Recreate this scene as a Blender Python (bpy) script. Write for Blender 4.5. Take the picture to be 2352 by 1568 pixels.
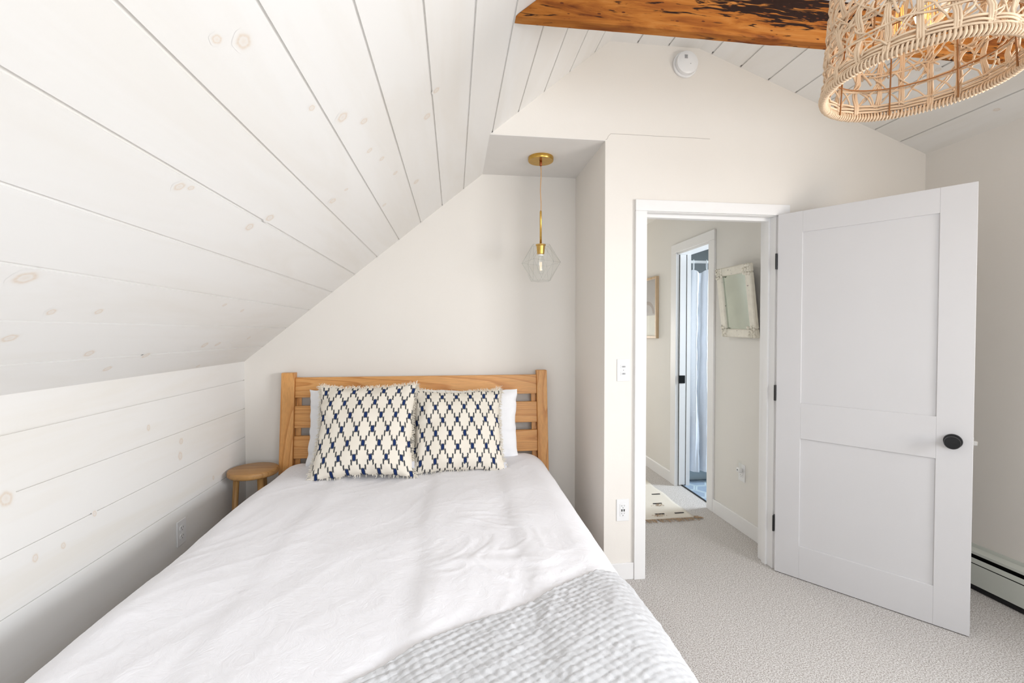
import bpy, math, random
from mathutils import Vector, Matrix, noise
random.seed(7)
C = bpy.context.scene.collection
PI = math.pi
for o in list(bpy.data.objects): bpy.data.objects.remove(o)

# ------------------------------------------------------------------ camera
cam_d = bpy.data.cameras.new('camera'); cam = bpy.data.objects.new('camera', cam_d); C.objects.link(cam)
cam_d.sensor_width = 36; cam_d.lens = 1045.5 / 2352 * 36; cam_d.clip_start = 0.02; cam_d.clip_end = 60
R0 = Vector((0.99198, -0.126392, -0.000457)); D0 = Vector((-0.003033, -0.020186, -0.999792)); F0 = Vector((0.126356, 0.991775, -0.020407))
mw = Matrix.Identity(4)
for i in range(3):
    mw[i][0] = R0[i]; mw[i][1] = -D0[i]; mw[i][2] = -F0[i]
mw[0][3], mw[1][3], mw[2][3] = 0.0, -3.0088, 1.3684
cam.matrix_world = mw
bpy.context.scene.camera = cam

# ------------------------------------------------------------------ sky, daylight, exposure
sc = bpy.context.scene
sc.view_settings.view_transform = 'Standard'; sc.view_settings.look = 'None'
sc.view_settings.gamma = 1; sc.view_settings.use_curve_mapping = False
sc.view_settings.exposure = 0.37
w = bpy.data.worlds.new('daylight_sky'); sc.world = w; w.use_nodes = True
bg = w.node_tree.nodes['Background']; bg.inputs[0].default_value = (0.78, 0.88, 1.0, 1); bg.inputs[1].default_value = 1.2

def daylight(name, loc, target, sx, sy, power, color, spread=180):
    l = bpy.data.lights.new(name, 'AREA'); l.shape = 'RECTANGLE'; l.size = sx; l.size_y = sy; l.energy = power; l.color = color; l.spread = math.radians(spread)
    o = bpy.data.objects.new(name, l); C.objects.link(o); o.location = loc
    o.rotation_euler = (Vector(target) - Vector(loc)).to_track_quat('-Z', 'Y').to_euler()
    return o
# daylight entering through the two bedroom windows, an added hall window and the bathroom window
daylight('gable_window_daylight', (0.75, -4.36, 1.50), (-1.2, -1.2, 1.15), 1.8, 1.2, 25, (0.90, 0.95, 1.0))
daylight('side_window_skylight', (2.86, -3.10, 1.62), (0, -1.9, 0.3), 1.3, 0.65, 37, (0.88, 0.93, 1.0), 140)
daylight('side_window_ground_bounce', (2.86, -3.10, 1.20), (0.8, -1.0, 2.7), 1.3, 0.50, 13, (1.0, 0.84, 0.66), 140)
daylight('added_hall_daylight', (1.45, 3.26, 1.20), (1.5, 0, 1.2), 0.62, 0.95, 20, (1.0, 0.96, 0.90))  # lights the hall through an added, unseen end window
daylight('bathroom_window_daylight', (3.46, 0.40, 1.45), (2.2, 0.75, 1.0), 0.6, 0.9, 55, (0.80, 0.90, 1.0))

# ------------------------------------------------------------------ materials
def new_mat(name):
    m = bpy.data.materials.new(name); m.use_nodes = True
    nt = m.node_tree; b = nt.nodes['Principled BSDF']; return m, nt, b
def nd(nt, t, **k):
    n = nt.nodes.new(t)
    for a, v in k.items():
        if a.startswith('i_'): n.inputs[int(a[2:])].default_value = v
        else: setattr(n, a, v)
    return n
def lk(nt, a, b): nt.links.new(a, b)
def ramp(nt, fac, stops, interp='LINEAR'):
    r = nt.nodes.new('ShaderNodeValToRGB'); r.color_ramp.interpolation = interp
    e = r.color_ramp.elements
    e[0].position, e[0].color = stops[0]; e[1].position, e[1].color = stops[-1]
    for p, c in stops[1:-1]:
        x = e.new(p); x.color = c
    lk(nt, fac, r.inputs[0]); return r
def math_(nt, op, a, b=None, c=None):
    n = nt.nodes.new('ShaderNodeMath'); n.operation = op
    for i, v in enumerate((a, b, c)):
        if v is None: continue
        if isinstance(v, (int, float)): n.inputs[i].default_value = v
        else: lk(nt, v, n.inputs[i])
    return n.outputs[0]
def c4(c): return (c[0], c[1], c[2], 1)
def coords(nt, scale=(1, 1, 1), kind='Object'):
    tc = nd(nt, 'ShaderNodeTexCoord'); mp = nd(nt, 'ShaderNodeMapping'); mp.inputs['Scale'].default_value = scale
    lk(nt, tc.outputs[kind], mp.inputs[0]); return mp.outputs[0]
def bump(nt, b, h, strength, dist=0.002):
    n = nd(nt, 'ShaderNodeBump'); n.inputs['Strength'].default_value = strength; n.inputs['Distance'].default_value = dist
    lk(nt, h, n.inputs['Height']); lk(nt, n.outputs[0], b.inputs['Normal'])
def simple(name, col, rough=0.5, metal=0.0, var=0.03, nscale=12, bmp=0.0, bscale=300, spec=0.5, **kw):
    m, nt, b = new_mat(name)
    v = coords(nt); n = nd(nt, 'ShaderNodeTexNoise'); n.inputs['Scale'].default_value = nscale; n.inputs['Detail'].default_value = 3
    lk(nt, v, n.inputs['Vector'])
    lo = tuple(max(0, x * (1 - var)) for x in col); hi = tuple(min(1, x * (1 + var)) for x in col)
    r = ramp(nt, n.outputs['Fac'], [(0.3, c4(lo)), (0.7, c4(hi))]); lk(nt, r.outputs[0], b.inputs['Base Color'])
    b.inputs['Roughness'].default_value = rough; b.inputs['Metallic'].default_value = metal
    b.inputs['Specular IOR Level'].default_value = spec
    for k, x in kw.items(): b.inputs[k.replace('_', ' ')].default_value = x
    if bmp:
        n2 = nd(nt, 'ShaderNodeTexNoise'); n2.inputs['Scale'].default_value = bscale; n2.inputs['Detail'].default_value = 4
        lk(nt, v, n2.inputs['Vector']); bump(nt, b, n2.outputs['Fac'], bmp)
    return m

M_wall = simple('painted_drywall', (0.825, 0.785, 0.73), 0.75, var=0.012, nscale=2, bmp=0.12, bscale=220, spec=0.3)
M_hallwall = simple('hall_drywall', (0.80, 0.775, 0.73), 0.75, var=0.012, nscale=2, bmp=0.1, bscale=220, spec=0.3)
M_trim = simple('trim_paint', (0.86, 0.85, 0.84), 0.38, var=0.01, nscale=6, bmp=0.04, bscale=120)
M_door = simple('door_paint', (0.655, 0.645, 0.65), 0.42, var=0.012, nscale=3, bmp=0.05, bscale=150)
M_dark = simple('cavity_dark', (0.02, 0.018, 0.016), 0.9)
M_black = simple('black_metal', (0.006, 0.006, 0.007), 0.32, metal=0.2)
M_brass = simple('brushed_brass', (0.62, 0.38, 0.09), 0.28, metal=1.0, var=0.08, nscale=60)
M_chrome = simple('chrome', (0.75, 0.75, 0.74), 0.2, metal=1.0)
M_plastic = simple('white_plastic', (0.84, 0.84, 0.84), 0.3, var=0.005)
M_slot = simple('dark_slot', (0.06, 0.06, 0.065), 0.6)
M_slotg = simple('grey_switch_print', (0.42, 0.42, 0.43), 0.6)
M_heater = simple('heater_enamel', (0.66, 0.68, 0.62), 0.35, var=0.01)
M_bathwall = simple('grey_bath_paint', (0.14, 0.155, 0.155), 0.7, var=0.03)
M_tub = simple('tub_enamel', (0.60, 0.68, 0.70), 0.2, var=0.01)
M_rod = simple('white_rod', (0.85, 0.87, 0.88), 0.3)
M_crack = simple('plaster_crack', (0.40, 0.36, 0.32), 0.9)

def mat_boards(name, base, tint, axis_scale):
    m, nt, b = new_mat(name)
    v = coords(nt, axis_scale)
    n = nd(nt, 'ShaderNodeTexNoise'); n.inputs['Scale'].default_value = 1.0; n.inputs['Detail'].default_value = 5; n.inputs['Roughness'].default_value = 0.6
    n.inputs['Distortion'].default_value = 0.6
    lk(nt, v, n.inputs['Vector'])
    r = ramp(nt, n.outputs['Fac'], [(0.38, c4(tint)), (0.56, c4(base))])
    mx = nd(nt, 'ShaderNodeMix', data_type='RGBA'); mx.inputs[0].default_value = 0.45
    mx.inputs[6].default_value = c4(base); lk(nt, r.outputs[0], mx.inputs[7])
    at = nd(nt, 'ShaderNodeAttribute'); at.attribute_name = 'knot'
    mk = nd(nt, 'ShaderNodeMix', data_type='RGBA'); lk(nt, at.outputs['Fac'], mk.inputs[0])
    lk(nt, mx.outputs[2], mk.inputs[6]); mk.inputs[7].default_value = (0.62, 0.43, 0.25, 1)
    lk(nt, mk.outputs[2], b.inputs['Base Color'])
    b.inputs['Roughness'].default_value = 0.5; b.inputs['Specular IOR Level'].default_value = 0.35
    return m
M_slope = mat_boards('whitewashed_pine_slope', (0.84, 0.825, 0.80), (0.78, 0.745, 0.69), (5, 0.7, 5))
M_knee = mat_boards('whitewashed_pine_wall', (0.84, 0.825, 0.80), (0.79, 0.75, 0.68), (5, 0.7, 7))

def mat_wood(name, axis, c0, c1, c2, sc_=26, rough=0.42, k=2.2):
    m, nt, b = new_mat(name)
    s = [1, 1, 1]; s[axis] = 0.07
    v = coords(nt, tuple(s))
    n1 = nd(nt, 'ShaderNodeTexNoise'); n1.inputs['Scale'].default_value = 5; n1.inputs['Detail'].default_value = 1.5
    lk(nt, v, n1.inputs['Vector'])
    f = math_(nt, 'MULTIPLY', n1.outputs['Fac'], sc_)
    fr = math_(nt, 'FRACT', f)
    r = ramp(nt, fr, [(0.0, c4(c0)), (0.65, c4(c1)), (0.93, c4(c2)), (1.0, c4(c0))])
    n2 = nd(nt, 'ShaderNodeTexNoise'); n2.inputs['Scale'].default_value = 220; n2.inputs['Detail'].default_value = 2
    lk(nt, v, n2.inputs['Vector'])
    r2 = ramp(nt, n2.outputs['Fac'], [(0.35, (0.86, 0.86, 0.86, 1)), (0.65, (1, 1, 1, 1))])
    mx = nd(nt, 'ShaderNodeMix', data_type='RGBA', blend_type='MULTIPLY'); mx.inputs[0].default_value = 1
    lk(nt, r.outputs[0], mx.inputs[6]); lk(nt, r2.outputs[0], mx.inputs[7])
    lk(nt, mx.outputs[2], b.inputs['Base Color']); b.inputs['Roughness'].default_value = rough
    bump(nt, b, n2.outputs['Fac'], 0.1, 0.001)
    return m
PINE = ((0.74, 0.375, 0.125), (0.70, 0.335, 0.10), (0.56, 0.23, 0.055))
M_pine_x = mat_wood('pine_rails', 0, *PINE, sc_=24)
M_pine_z = mat_wood('pine_posts', 2, *PINE, sc_=18)
M_stool = mat_wood('oak_stool_top', 0, (0.50, 0.27, 0.095), (0.46, 0.24, 0.08), (0.38, 0.18, 0.055), sc_=20)
M_stool_leg = mat_wood('oak_stool_leg', 2, (0.58, 0.33, 0.12), (0.52, 0.29, 0.10), (0.42, 0.21, 0.07), sc_=12)
M_oakframe = mat_wood('oak_frame', 2, (0.68, 0.50, 0.32), (0.62, 0.45, 0.28), (0.52, 0.36, 0.2), sc_=10)

def mat_beam():
    m, nt, b = new_mat('old_charred_beam')
    v = coords(nt, (1.2, 7, 11)); v0 = coords(nt, (1, 1, 1))
    n1 = nd(nt, 'ShaderNodeTexNoise'); n1.inputs['Scale'].default_value = 2.2; n1.inputs['Detail'].default_value = 6; n1.inputs['Distortion'].default_value = 0.8; n1.inputs['Roughness'].default_value = 0.62
    lk(nt, v, n1.inputs['Vector'])
    r = ramp(nt, n1.outputs['Fac'], [(0.30, (0.09, 0.018, 0.003, 1)), (0.41, (0.24, 0.068, 0.009, 1)), (0.52, (0.37, 0.125, 0.018, 1)), (0.72, (0.50, 0.215, 0.055, 1))])
    # soot: strongest in a patch on the upper half of the face
    sx = nd(nt, 'ShaderNodeSeparateXYZ'); lk(nt, v0, sx.inputs[0])
    dx = math_(nt, 'DIVIDE', math_(nt, 'SUBTRACT', sx.outputs[0], 1.20), 0.33)
    dz = math_(nt, 'DIVIDE', math_(nt, 'SUBTRACT', sx.outputs[2], 2.535), 0.060)
    d2 = math_(nt, 'ADD', math_(nt, 'MULTIPLY', dx, dx), math_(nt, 'MULTIPLY', dz, dz))
    patch = math_(nt, 'SUBTRACT', 1.0, math_(nt, 'MINIMUM', math_(nt, 'MULTIPLY', d2, 0.5), 1.0))
    v2 = coords(nt, (1.0, 4, 9))
    n2 = nd(nt, 'ShaderNodeTexNoise'); n2.inputs['Scale'].default_value = 9; n2.inputs['Detail'].default_value = 6; n2.inputs['Distortion'].default_value = 1.1
    lk(nt, v2, n2.inputs['Vector'])
    f = math_(nt, 'ADD', n2.outputs['Fac'], math_(nt, 'MULTIPLY', patch, 0.24))
    soot = ramp(nt, f, [(0.60, (0, 0, 0, 1)), (0.67, (1, 1, 1, 1))])
    mx = nd(nt, 'ShaderNodeMix', data_type='RGBA'); lk(nt, soot.outputs[0], mx.inputs[0]); lk(nt, r.outputs[0], mx.inputs[6]); mx.inputs[7].default_value = (0.016, 0.004, 0.001, 1)
    # small worm holes and nicks
    v3 = coords(nt, (9, 14, 22)); vo = nd(nt, 'ShaderNodeTexVoronoi'); vo.inputs['Scale'].default_value = 2.2; lk(nt, v3, vo.inputs['Vector'])
    h = ramp(nt, vo.outputs['Distance'], [(0.10, (1, 1, 1, 1)), (0.16, (0, 0, 0, 1))])
    mx2 = nd(nt, 'ShaderNodeMix', data_type='RGBA'); lk(nt, h.outputs[0], mx2.inputs[0]); lk(nt, mx.outputs[2], mx2.inputs[6]); mx2.inputs[7].default_value = (0.10, 0.025, 0.006, 1)
    lk(nt, mx2.outputs[2], b.inputs['Base Color']); b.inputs['Roughness'].default_value = 0.7; b.inputs['Specular IOR Level'].default_value = 0.2
    bump(nt, b, n1.outputs['Fac'], 0.35, 0.006)
    return m
M_beam = mat_beam()

def mat_carpet():
    m, nt, b = new_mat('greige_loop_carpet')
    v = coords(nt)
    vo = nd(nt, 'ShaderNodeTexVoronoi'); vo.inputs['Scale'].default_value = 330; lk(nt, v, vo.inputs['Vector'])
    n = nd(nt, 'ShaderNodeTexNoise'); n.inputs['Scale'].default_value = 190; n.inputs['Detail'].default_value = 3; lk(nt, v, n.inputs['Vector'])
    r = ramp(nt, n.outputs['Fac'], [(0.36, (0.40, 0.36, 0.325, 1)), (0.5, (0.69, 0.665, 0.645, 1)), (0.64, (0.88, 0.86, 0.84, 1))])
    r2 = ramp(nt, vo.outputs['Distance'], [(0.15, (1, 1, 1, 1)), (0.75, (0.68, 0.66, 0.64, 1))])
    mx = nd(nt, 'ShaderNodeMix', data_type='RGBA', blend_type='MULTIPLY'); mx.inputs[0].default_value = 0.8
    lk(nt, r.outputs[0], mx.inputs[6]); lk(nt, r2.outputs[0], mx.inputs[7])
    lk(nt, mx.outputs[2], b.inputs['Base Color']); b.inputs['Roughness'].default_value = 0.95; b.inputs['Specular IOR Level'].default_value = 0.1
    inv = math_(nt, 'SUBTRACT', 1.0, vo.outputs['Distance']); bump(nt, b, inv, 0.6, 0.002)
    return m
M_carpet = mat_carpet()

def mat_cloth(name, col, weave=900, bmp=0.12, rough=0.9, crease=0.0):
    m, nt, b = new_mat(name)
    v = coords(nt)
    n = nd(nt, 'ShaderNodeTexNoise'); n.inputs['Scale'].default_value = weave; n.inputs['Detail'].default_value = 2; lk(nt, v, n.inputs['Vector'])
    r = ramp(nt, n.outputs['Fac'], [(0.3, c4(tuple(x * 0.97 for x in col))), (0.7, c4(col))]); lk(nt, r.outputs[0], b.inputs['Base Color'])
    b.inputs['Roughness'].default_value = rough; b.inputs['Specular IOR Level'].default_value = 0.15
    h = n.outputs['Fac']
    if crease:
        n3 = nd(nt, 'ShaderNodeTexNoise'); n3.inputs['Scale'].default_value = 13; n3.inputs['Detail'].default_value = 7; n3.inputs['Roughness'].default_value = 0.62; n3.inputs['Distortion'].default_value = 1.4
        lk(nt, v, n3.inputs['Vector'])
        rid = math_(nt, 'ABSOLUTE', math_(nt, 'SUBTRACT', n3.outputs['Fac'], 0.5))
        rid = math_(nt, 'MINIMUM', math_(nt, 'MULTIPLY', rid, 9.0), 1.0)
        bb = nd(nt, 'ShaderNodeBump'); bb.inputs['Strength'].default_value = crease; bb.inputs['Distance'].default_value = 0.004; lk(nt, rid, bb.inputs['Height'])
        b2 = nd(nt, 'ShaderNodeBump'); b2.inputs['Strength'].default_value = bmp; b2.inputs['Distance'].default_value = 0.001
        lk(nt, h, b2.inputs['Height']); lk(nt, bb.outputs[0], b2.inputs['Normal']); lk(nt, b2.outputs[0], b.inputs['Normal'])
    else: bump(nt, b, h, bmp, 0.001)
    return m
M_duvet = mat_cloth('washed_white_cotton', (0.90, 0.89, 0.915), crease=0.19)
M_pillow = mat_cloth('white_pillowcase', (0.89, 0.89, 0.905))
M_mattress = mat_cloth('mattress_ticking', (0.78, 0.77, 0.74))
M_quilt = mat_cloth('crinkled_gauze', (0.60, 0.60, 0.61), weave=420, bmp=0.5)
M_curtain = mat_cloth('white_shower_fabric', (0.80, 0.83, 0.88), weave=200, bmp=0.3, crease=0.2)
M_fringe = mat_cloth('cream_cotton_fringe', (0.80, 0.745, 0.645))
M_rattan = mat_cloth('natural_seagrass', (0.70, 0.53, 0.37), weave=260, bmp=0.5, rough=0.7)
M_rattan_frame = simple('rusted_wire', (0.36, 0.15, 0.045), 0.6, metal=0.2)
M_cordm = simple('gold_fabric_cord', (0.62, 0.36, 0.16), 0.6)
M_tag = mat_cloth('satin_tag', (0.62, 0.62, 0.66))

def mat_ikat():
    m, nt, b = new_mat('ikat_diamond_cloth')
    tc = nd(nt, 'ShaderNodeTexCoord'); sx = nd(nt, 'ShaderNodeSeparateXYZ'); lk(nt, tc.outputs['UV'], sx.inputs[0])
    # uv in metres; warp threads give the pattern its frayed vertical ends
    mp = nd(nt, 'ShaderNodeMapping'); mp.inputs['Scale'].default_value = (420, 9, 1); lk(nt, tc.outputs['UV'], mp.inputs[0])
    nj = nd(nt, 'ShaderNodeTexNoise'); nj.inputs['Scale'].default_value = 1; nj.inputs['Detail'].default_value = 1; lk(nt, mp.outputs[0], nj.inputs['Vector'])
    mp2 = nd(nt, 'ShaderNodeMapping'); mp2.inputs['Scale'].default_value = (9, 300, 1); lk(nt, tc.outputs['UV'], mp2.inputs[0])
    nj2 = nd(nt, 'ShaderNodeTexNoise'); nj2.inputs['Scale'].default_value = 1; nj2.inputs['Detail'].default_value = 1; lk(nt, mp2.outputs[0], nj2.inputs['Vector'])
    x = math_(nt, 'ADD', sx.outputs[0], math_(nt, 'MULTIPLY', math_(nt, 'SUBTRACT', nj2.outputs['Fac'], 0.5), 0.006))
    y = math_(nt, 'ADD', sx.outputs[1], math_(nt, 'MULTIPLY', math_(nt, 'SUBTRACT', nj.outputs['Fac'], 0.5), 0.020))
    a, r2 = 0.081, 0.154
    u = math_(nt, 'MULTIPLY', math_(nt, 'ABSOLUTE', math_(nt, 'SUBTRACT', math_(nt, 'FRACT', math_(nt, 'DIVIDE', x, a)), 0.5)), a)
    v = math_(nt, 'MULTIPLY', math_(nt, 'ABSOLUTE', math_(nt, 'SUBTRACT', math_(nt, 'FRACT', math_(nt, 'DIVIDE', y, r2)), 0.5)), r2)
    def box(cx_, cy_, hw, hh, soft=0.0022):
        dx = math_(nt, 'SUBTRACT', hw, math_(nt, 'ABSOLUTE', math_(nt, 'SUBTRACT', u, cx_)))
        dy = math_(nt, 'SUBTRACT', hh, math_(nt, 'ABSOLUTE', math_(nt, 'SUBTRACT', v, cy_)))
        d = math_(nt, 'MINIMUM', dx, dy)
        n = math_(nt, 'MULTIPLY_ADD', d, 1 / soft, 0.5); n_ = nt.nodes[-1]; n_.use_clamp = True
        return n
    node = math_(nt, 'MAXIMUM', box(0, 0, 0.0096, 0.0185), box(a / 2, r2 / 2, 0.0096, 0.0185))
    core = math_(nt, 'MAXIMUM', box(0, 0, 0.0060, 0.0145), box(a / 2, r2 / 2, 0.0060, 0.0145))
    dash = math_(nt, 'MAXIMUM', box(a / 2 * 0.345, r2 / 2 * 0.33, 0.0038, 0.0150), box(a / 2 * 0.655, r2 / 2 * 0.67, 0.0038, 0.0150))
    mask = math_(nt, 'MAXIMUM', node, dash)
    n3 = nd(nt, 'ShaderNodeTexNoise'); n3.inputs['Scale'].default_value = 700; lk(nt, tc.outputs['UV'], n3.inputs['Vector'])
    base = ramp(nt, n3.outputs['Fac'], [(0.3, (0.74, 0.67, 0.56, 1)), (0.65, (0.86, 0.81, 0.725, 1))])
    dark = ramp(nt, n3.outputs['Fac'], [(0.35, (0.012, 0.013, 0.017, 1)), (0.75, (0.10, 0.11, 0.12, 1))])
    navy = ramp(nt, n3.outputs['Fac'], [(0.35, (0.008, 0.02, 0.10, 1)), (0.7, (0.025, 0.055, 0.17, 1))])
    m1 = nd(nt, 'ShaderNodeMix', data_type='RGBA'); lk(nt, core, m1.inputs[0]); lk(nt, dark.outputs[0], m1.inputs[6]); lk(nt, navy.outputs[0], m1.inputs[7])
    m2 = nd(nt, 'ShaderNodeMix', data_type='RGBA'); lk(nt, mask, m2.inputs[0]); lk(nt, base.outputs[0], m2.inputs[6]); lk(nt, m1.outputs[2], m2.inputs[7])
    lk(nt, m2.outputs[2], b.inputs['Base Color']); b.inputs['Roughness'].default_value = 0.95; b.inputs['Specular IOR Level'].default_value = 0.1
    bump(nt, b, n3.outputs['Fac'], 0.3, 0.0015)
    return m
M_ikat = mat_ikat()

def mat_glass(name, tint=(0.985, 0.992, 0.988), amount=0.9, ior=1.45):
    m = bpy.data.materials.new(name); m.use_nodes = True; nt = m.node_tree; nt.nodes.clear()
    out = nd(nt, 'ShaderNodeOutputMaterial'); tr = nd(nt, 'ShaderNodeBsdfTransparent'); tr.inputs[0].default_value = c4(tint)
    gl = nd(nt, 'ShaderNodeBsdfGlossy'); gl.inputs['Roughness'].default_value = 0.03
    fr = nd(nt, 'ShaderNodeLayerWeight'); fr.inputs[0].default_value = 0.5
    f = math_(nt, 'MULTIPLY_ADD', math_(nt, 'POWER', fr.outputs['Facing'], 4.0), 0.55 * amount, 0.035 * amount * ior)
    mx = nd(nt, 'ShaderNodeMixShader'); lk(nt, f, mx.inputs[0]); lk(nt, tr.outputs[0], mx.inputs[1]); lk(nt, gl.outputs[0], mx.inputs[2]); lk(nt, mx.outputs[0], out.inputs[0])
    return m
M_glass = mat_glass('clear_thin_glass')
M_glass_edge = mat_glass('glass_edge', (0.80, 0.82, 0.80), 1.0, 1.9)
M_filament = simple('amber_filament', (0.95, 0.42, 0.10), 0.4)
M_filament.node_tree.nodes['Principled BSDF'].inputs['Emission Color'].default_value = (1.0, 0.42, 0.10, 1)
M_filament.node_tree.nodes['Principled BSDF'].inputs['Emission Strength'].default_value = 0.3
M_filament_p = simple('peach_filament', (0.95, 0.78, 0.62), 0.4)
M_filament_p.node_tree.nodes['Principled BSDF'].inputs['Emission Color'].default_value = (1.0, 0.72, 0.5, 1)
M_filament_p.node_tree.nodes['Principled BSDF'].inputs['Emission Strength'].default_value = 0.35
M_mirror = simple('aged_mirror', (0.60, 0.66, 0.61), 0.06, metal=1.0, var=0.05, nscale=8)
M_mframe = simple('distressed_cream_paint', (0.78, 0.74, 0.64), 0.5, var=0.05, nscale=30, bmp=0.4, bscale=60)
def _distress():
    nt = M_mframe.node_tree; b = nt.nodes['Principled BSDF']
    src = b.inputs['Base Color'].links[0].from_socket
    n = nd(nt, 'ShaderNodeTexNoise'); n.inputs['Scale'].default_value = 42; n.inputs['Detail'].default_value = 5; lk(nt, coords(nt), n.inputs['Vector'])
    r = ramp(nt, n.outputs['Fac'], [(0.67, (0, 0, 0, 1)), (0.70, (1, 1, 1, 1))])
    mx = nd(nt, 'ShaderNodeMix', data_type='RGBA'); lk(nt, r.outputs[0], mx.inputs[0]); lk(nt, src, mx.inputs[6]); mx.inputs[7].default_value = (0.13, 0.10, 0.07, 1)
    lk(nt, mx.outputs[2], b.inputs['Base Color'])
_distress()
def mat_hex(name, col):
    return simple(name, col, 0.3, var=0.04, nscale=30)
M_tile = mat_hex('blue_grey_tile', (0.33, 0.42, 0.53)); M_tileline = mat_hex('pale_tile_border', (0.60, 0.70, 0.76)); M_grout = mat_hex('grey_grout', (0.36, 0.47, 0.53))
M_rug = mat_cloth('cream_wool_rug', (0.72, 0.665, 0.58), weave=300, bmp=0.4)
M_rugtan = mat_cloth('tan_wool_tuft', (0.44, 0.31, 0.20), weave=300, bmp=0.4)
M_rugblack = mat_cloth('black_wool', (0.05, 0.045, 0.045))
M_paper_glare = simple('print_paper_glare', (0.88, 0.86, 0.80), 0.5)  # pale paper tone that paints in the reflection on the glazing
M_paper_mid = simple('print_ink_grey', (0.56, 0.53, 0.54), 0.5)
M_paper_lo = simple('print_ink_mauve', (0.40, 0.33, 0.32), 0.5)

# ------------------------------------------------------------------ mesh helpers
class MB:
    def __init__(s): s.v = []; s.f = []; s.m = []; s.k = None; s.uv = None; s.cur = 0
    def add(s, vs, fs, M=None):
        o = len(s.v)
        for p in vs: s.v.append(tuple(M @ Vector(p)) if M else tuple(p))
        for f in fs: s.f.append(tuple(o + i for i in f)); s.m.append(s.cur)
        return o
    def box(s, x0, x1, y0, y1, z0, z1, M=None, bev=0.0):
        x0, x1 = min(x0, x1), max(x0, x1); y0, y1 = min(y0, y1), max(y0, y1); z0, z1 = min(z0, z1), max(z0, z1)
        if not bev:
            vs = [(x, y, z) for z in (z0, z1) for y in (y0, y1) for x in (x0, x1)]
            s.add(vs, [(0, 2, 3, 1), (4, 5, 7, 6), (0, 1, 5, 4), (2, 6, 7, 3), (0, 4, 6, 2), (1, 3, 7, 5)], M); return
        b = bev; vs = []; idx = {}
        for i, X in ((0, x0), (1, x1)):
            for j, Y in ((0, y0), (1, y1)):
                for k, Z in ((0, z0), (1, z1)):
                    sx, sy, sz = (1 - 2 * i), (1 - 2 * j), (1 - 2 * k)
                    for a, q in enumerate(((X, Y + sy * b, Z + sz * b), (X + sx * b, Y, Z + sz * b), (X + sx * b, Y + sy * b, Z))):
                        idx[i, j, k, a] = len(vs); vs.append(q)
        fs = []
        for i in (0, 1):
            fs.append([idx[i, 0, 0, 0], idx[i, 1, 0, 0], idx[i, 1, 1, 0], idx[i, 0, 1, 0]][::1 if i else -1])
            fs.append([idx[0, i, 0, 1], idx[1, i, 0, 1], idx[1, i, 1, 1], idx[0, i, 1, 1]][::-1 if i else 1])
            fs.append([idx[0, 0, i, 2], idx[1, 0, i, 2], idx[1, 1, i, 2], idx[0, 1, i, 2]][::1 if i else -1])
        for i in (0, 1):
            for j in (0, 1):
                fs.append([idx[i, j, 0, 0], idx[i, j, 1, 0], idx[i, j, 1, 1], idx[i, j, 0, 1]])
                fs.append([idx[i, 0, j, 0], idx[i, 1, j, 0], idx[i, 1, j, 2], idx[i, 0, j, 2]])
                fs.append([idx[0, i, j, 1], idx[1, i, j, 1], idx[1, i, j, 2], idx[0, i, j, 2]])
                for k in (0, 1): fs.append([idx[i, j, k, 0], idx[i, j, k, 1], idx[i, j, k, 2]])
        s.add(vs, fs, M)
    def prism(s, poly, axis, a, b, M=None):
        """poly in the two other axes (x,z for axis 1; x,y for 2; y,z for 0)"""
        n = len(poly)
        def P(p, t):
            return (p[0], t, p[1]) if axis == 1 else ((p[0], p[1], t) if axis == 2 else (t, p[0], p[1]))
        vs = [P(p, a) for p in poly] + [P(p, b) for p in poly]
        fs = [tuple(range(n)), tuple(range(2 * n - 1, n - 1, -1))] + [(i, i + n, (i + 1) % n + n, (i + 1) % n) for i in range(n)]
        s.add(vs, fs, M)
    def lathe(s, prof, n=32, M=None, cap=True):
        vs = []; fs = []
        for r, z in prof:
            for i in range(n): a = 2 * PI * i / n; vs.append((r * math.cos(a), r * math.sin(a), z))
        for k in range(len(prof) - 1):
            for i in range(n): j = (i + 1) % n; fs.append((k * n + i, k * n + j, (k + 1) * n + j, (k + 1) * n + i))
        if cap:
            if prof[0][0] > 1e-5: fs.append(tuple(range(n - 1, -1, -1)))
            if prof[-1][0] > 1e-5: fs.append(tuple((len(prof) - 1) * n + i for i in range(n)))
        s.add(vs, fs, M)
    def tube(s, pts, r, n=6, closed=False, M=None, cap=True):
        pts = [Vector(p) for p in pts]; N = len(pts); vs = []; fs = []
        up = None
        for i, p in enumerate(pts):
            a = pts[(i - 1) % N] if (closed or i > 0) else pts[i]; b = pts[(i + 1) % N] if (closed or i < N - 1) else pts[i]
            t = (b - a); t = t.normalized() if t.length > 1e-9 else Vector((0, 0, 1))
            if up is None: up = Vector((0, 0, 1)) if abs(t.z) < 0.9 else Vector((1, 0, 0))
            e1 = (up - t * up.dot(t)); e1 = e1.normalized() if e1.length > 1e-6 else t.orthogonal().normalized()
            e2 = t.cross(e1); up = e1
            rr = r[i] if isinstance(r, (list, tuple)) else r
            for k in range(n): th = 2 * PI * k / n; vs.append(tuple(p + (e1 * math.cos(th) + e2 * math.sin(th)) * rr))
        for i in range(N if closed else N - 1):
            j = (i + 1) % N
            for k in range(n): l = (k + 1) % n; fs.append((i * n + k, i * n + l, j * n + l, j * n + k))
        if cap and not closed: fs.append(tuple(range(n - 1, -1, -1))); fs.append(tuple((N - 1) * n + k for k in range(n)))
        s.add(vs, fs, M)
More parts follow.
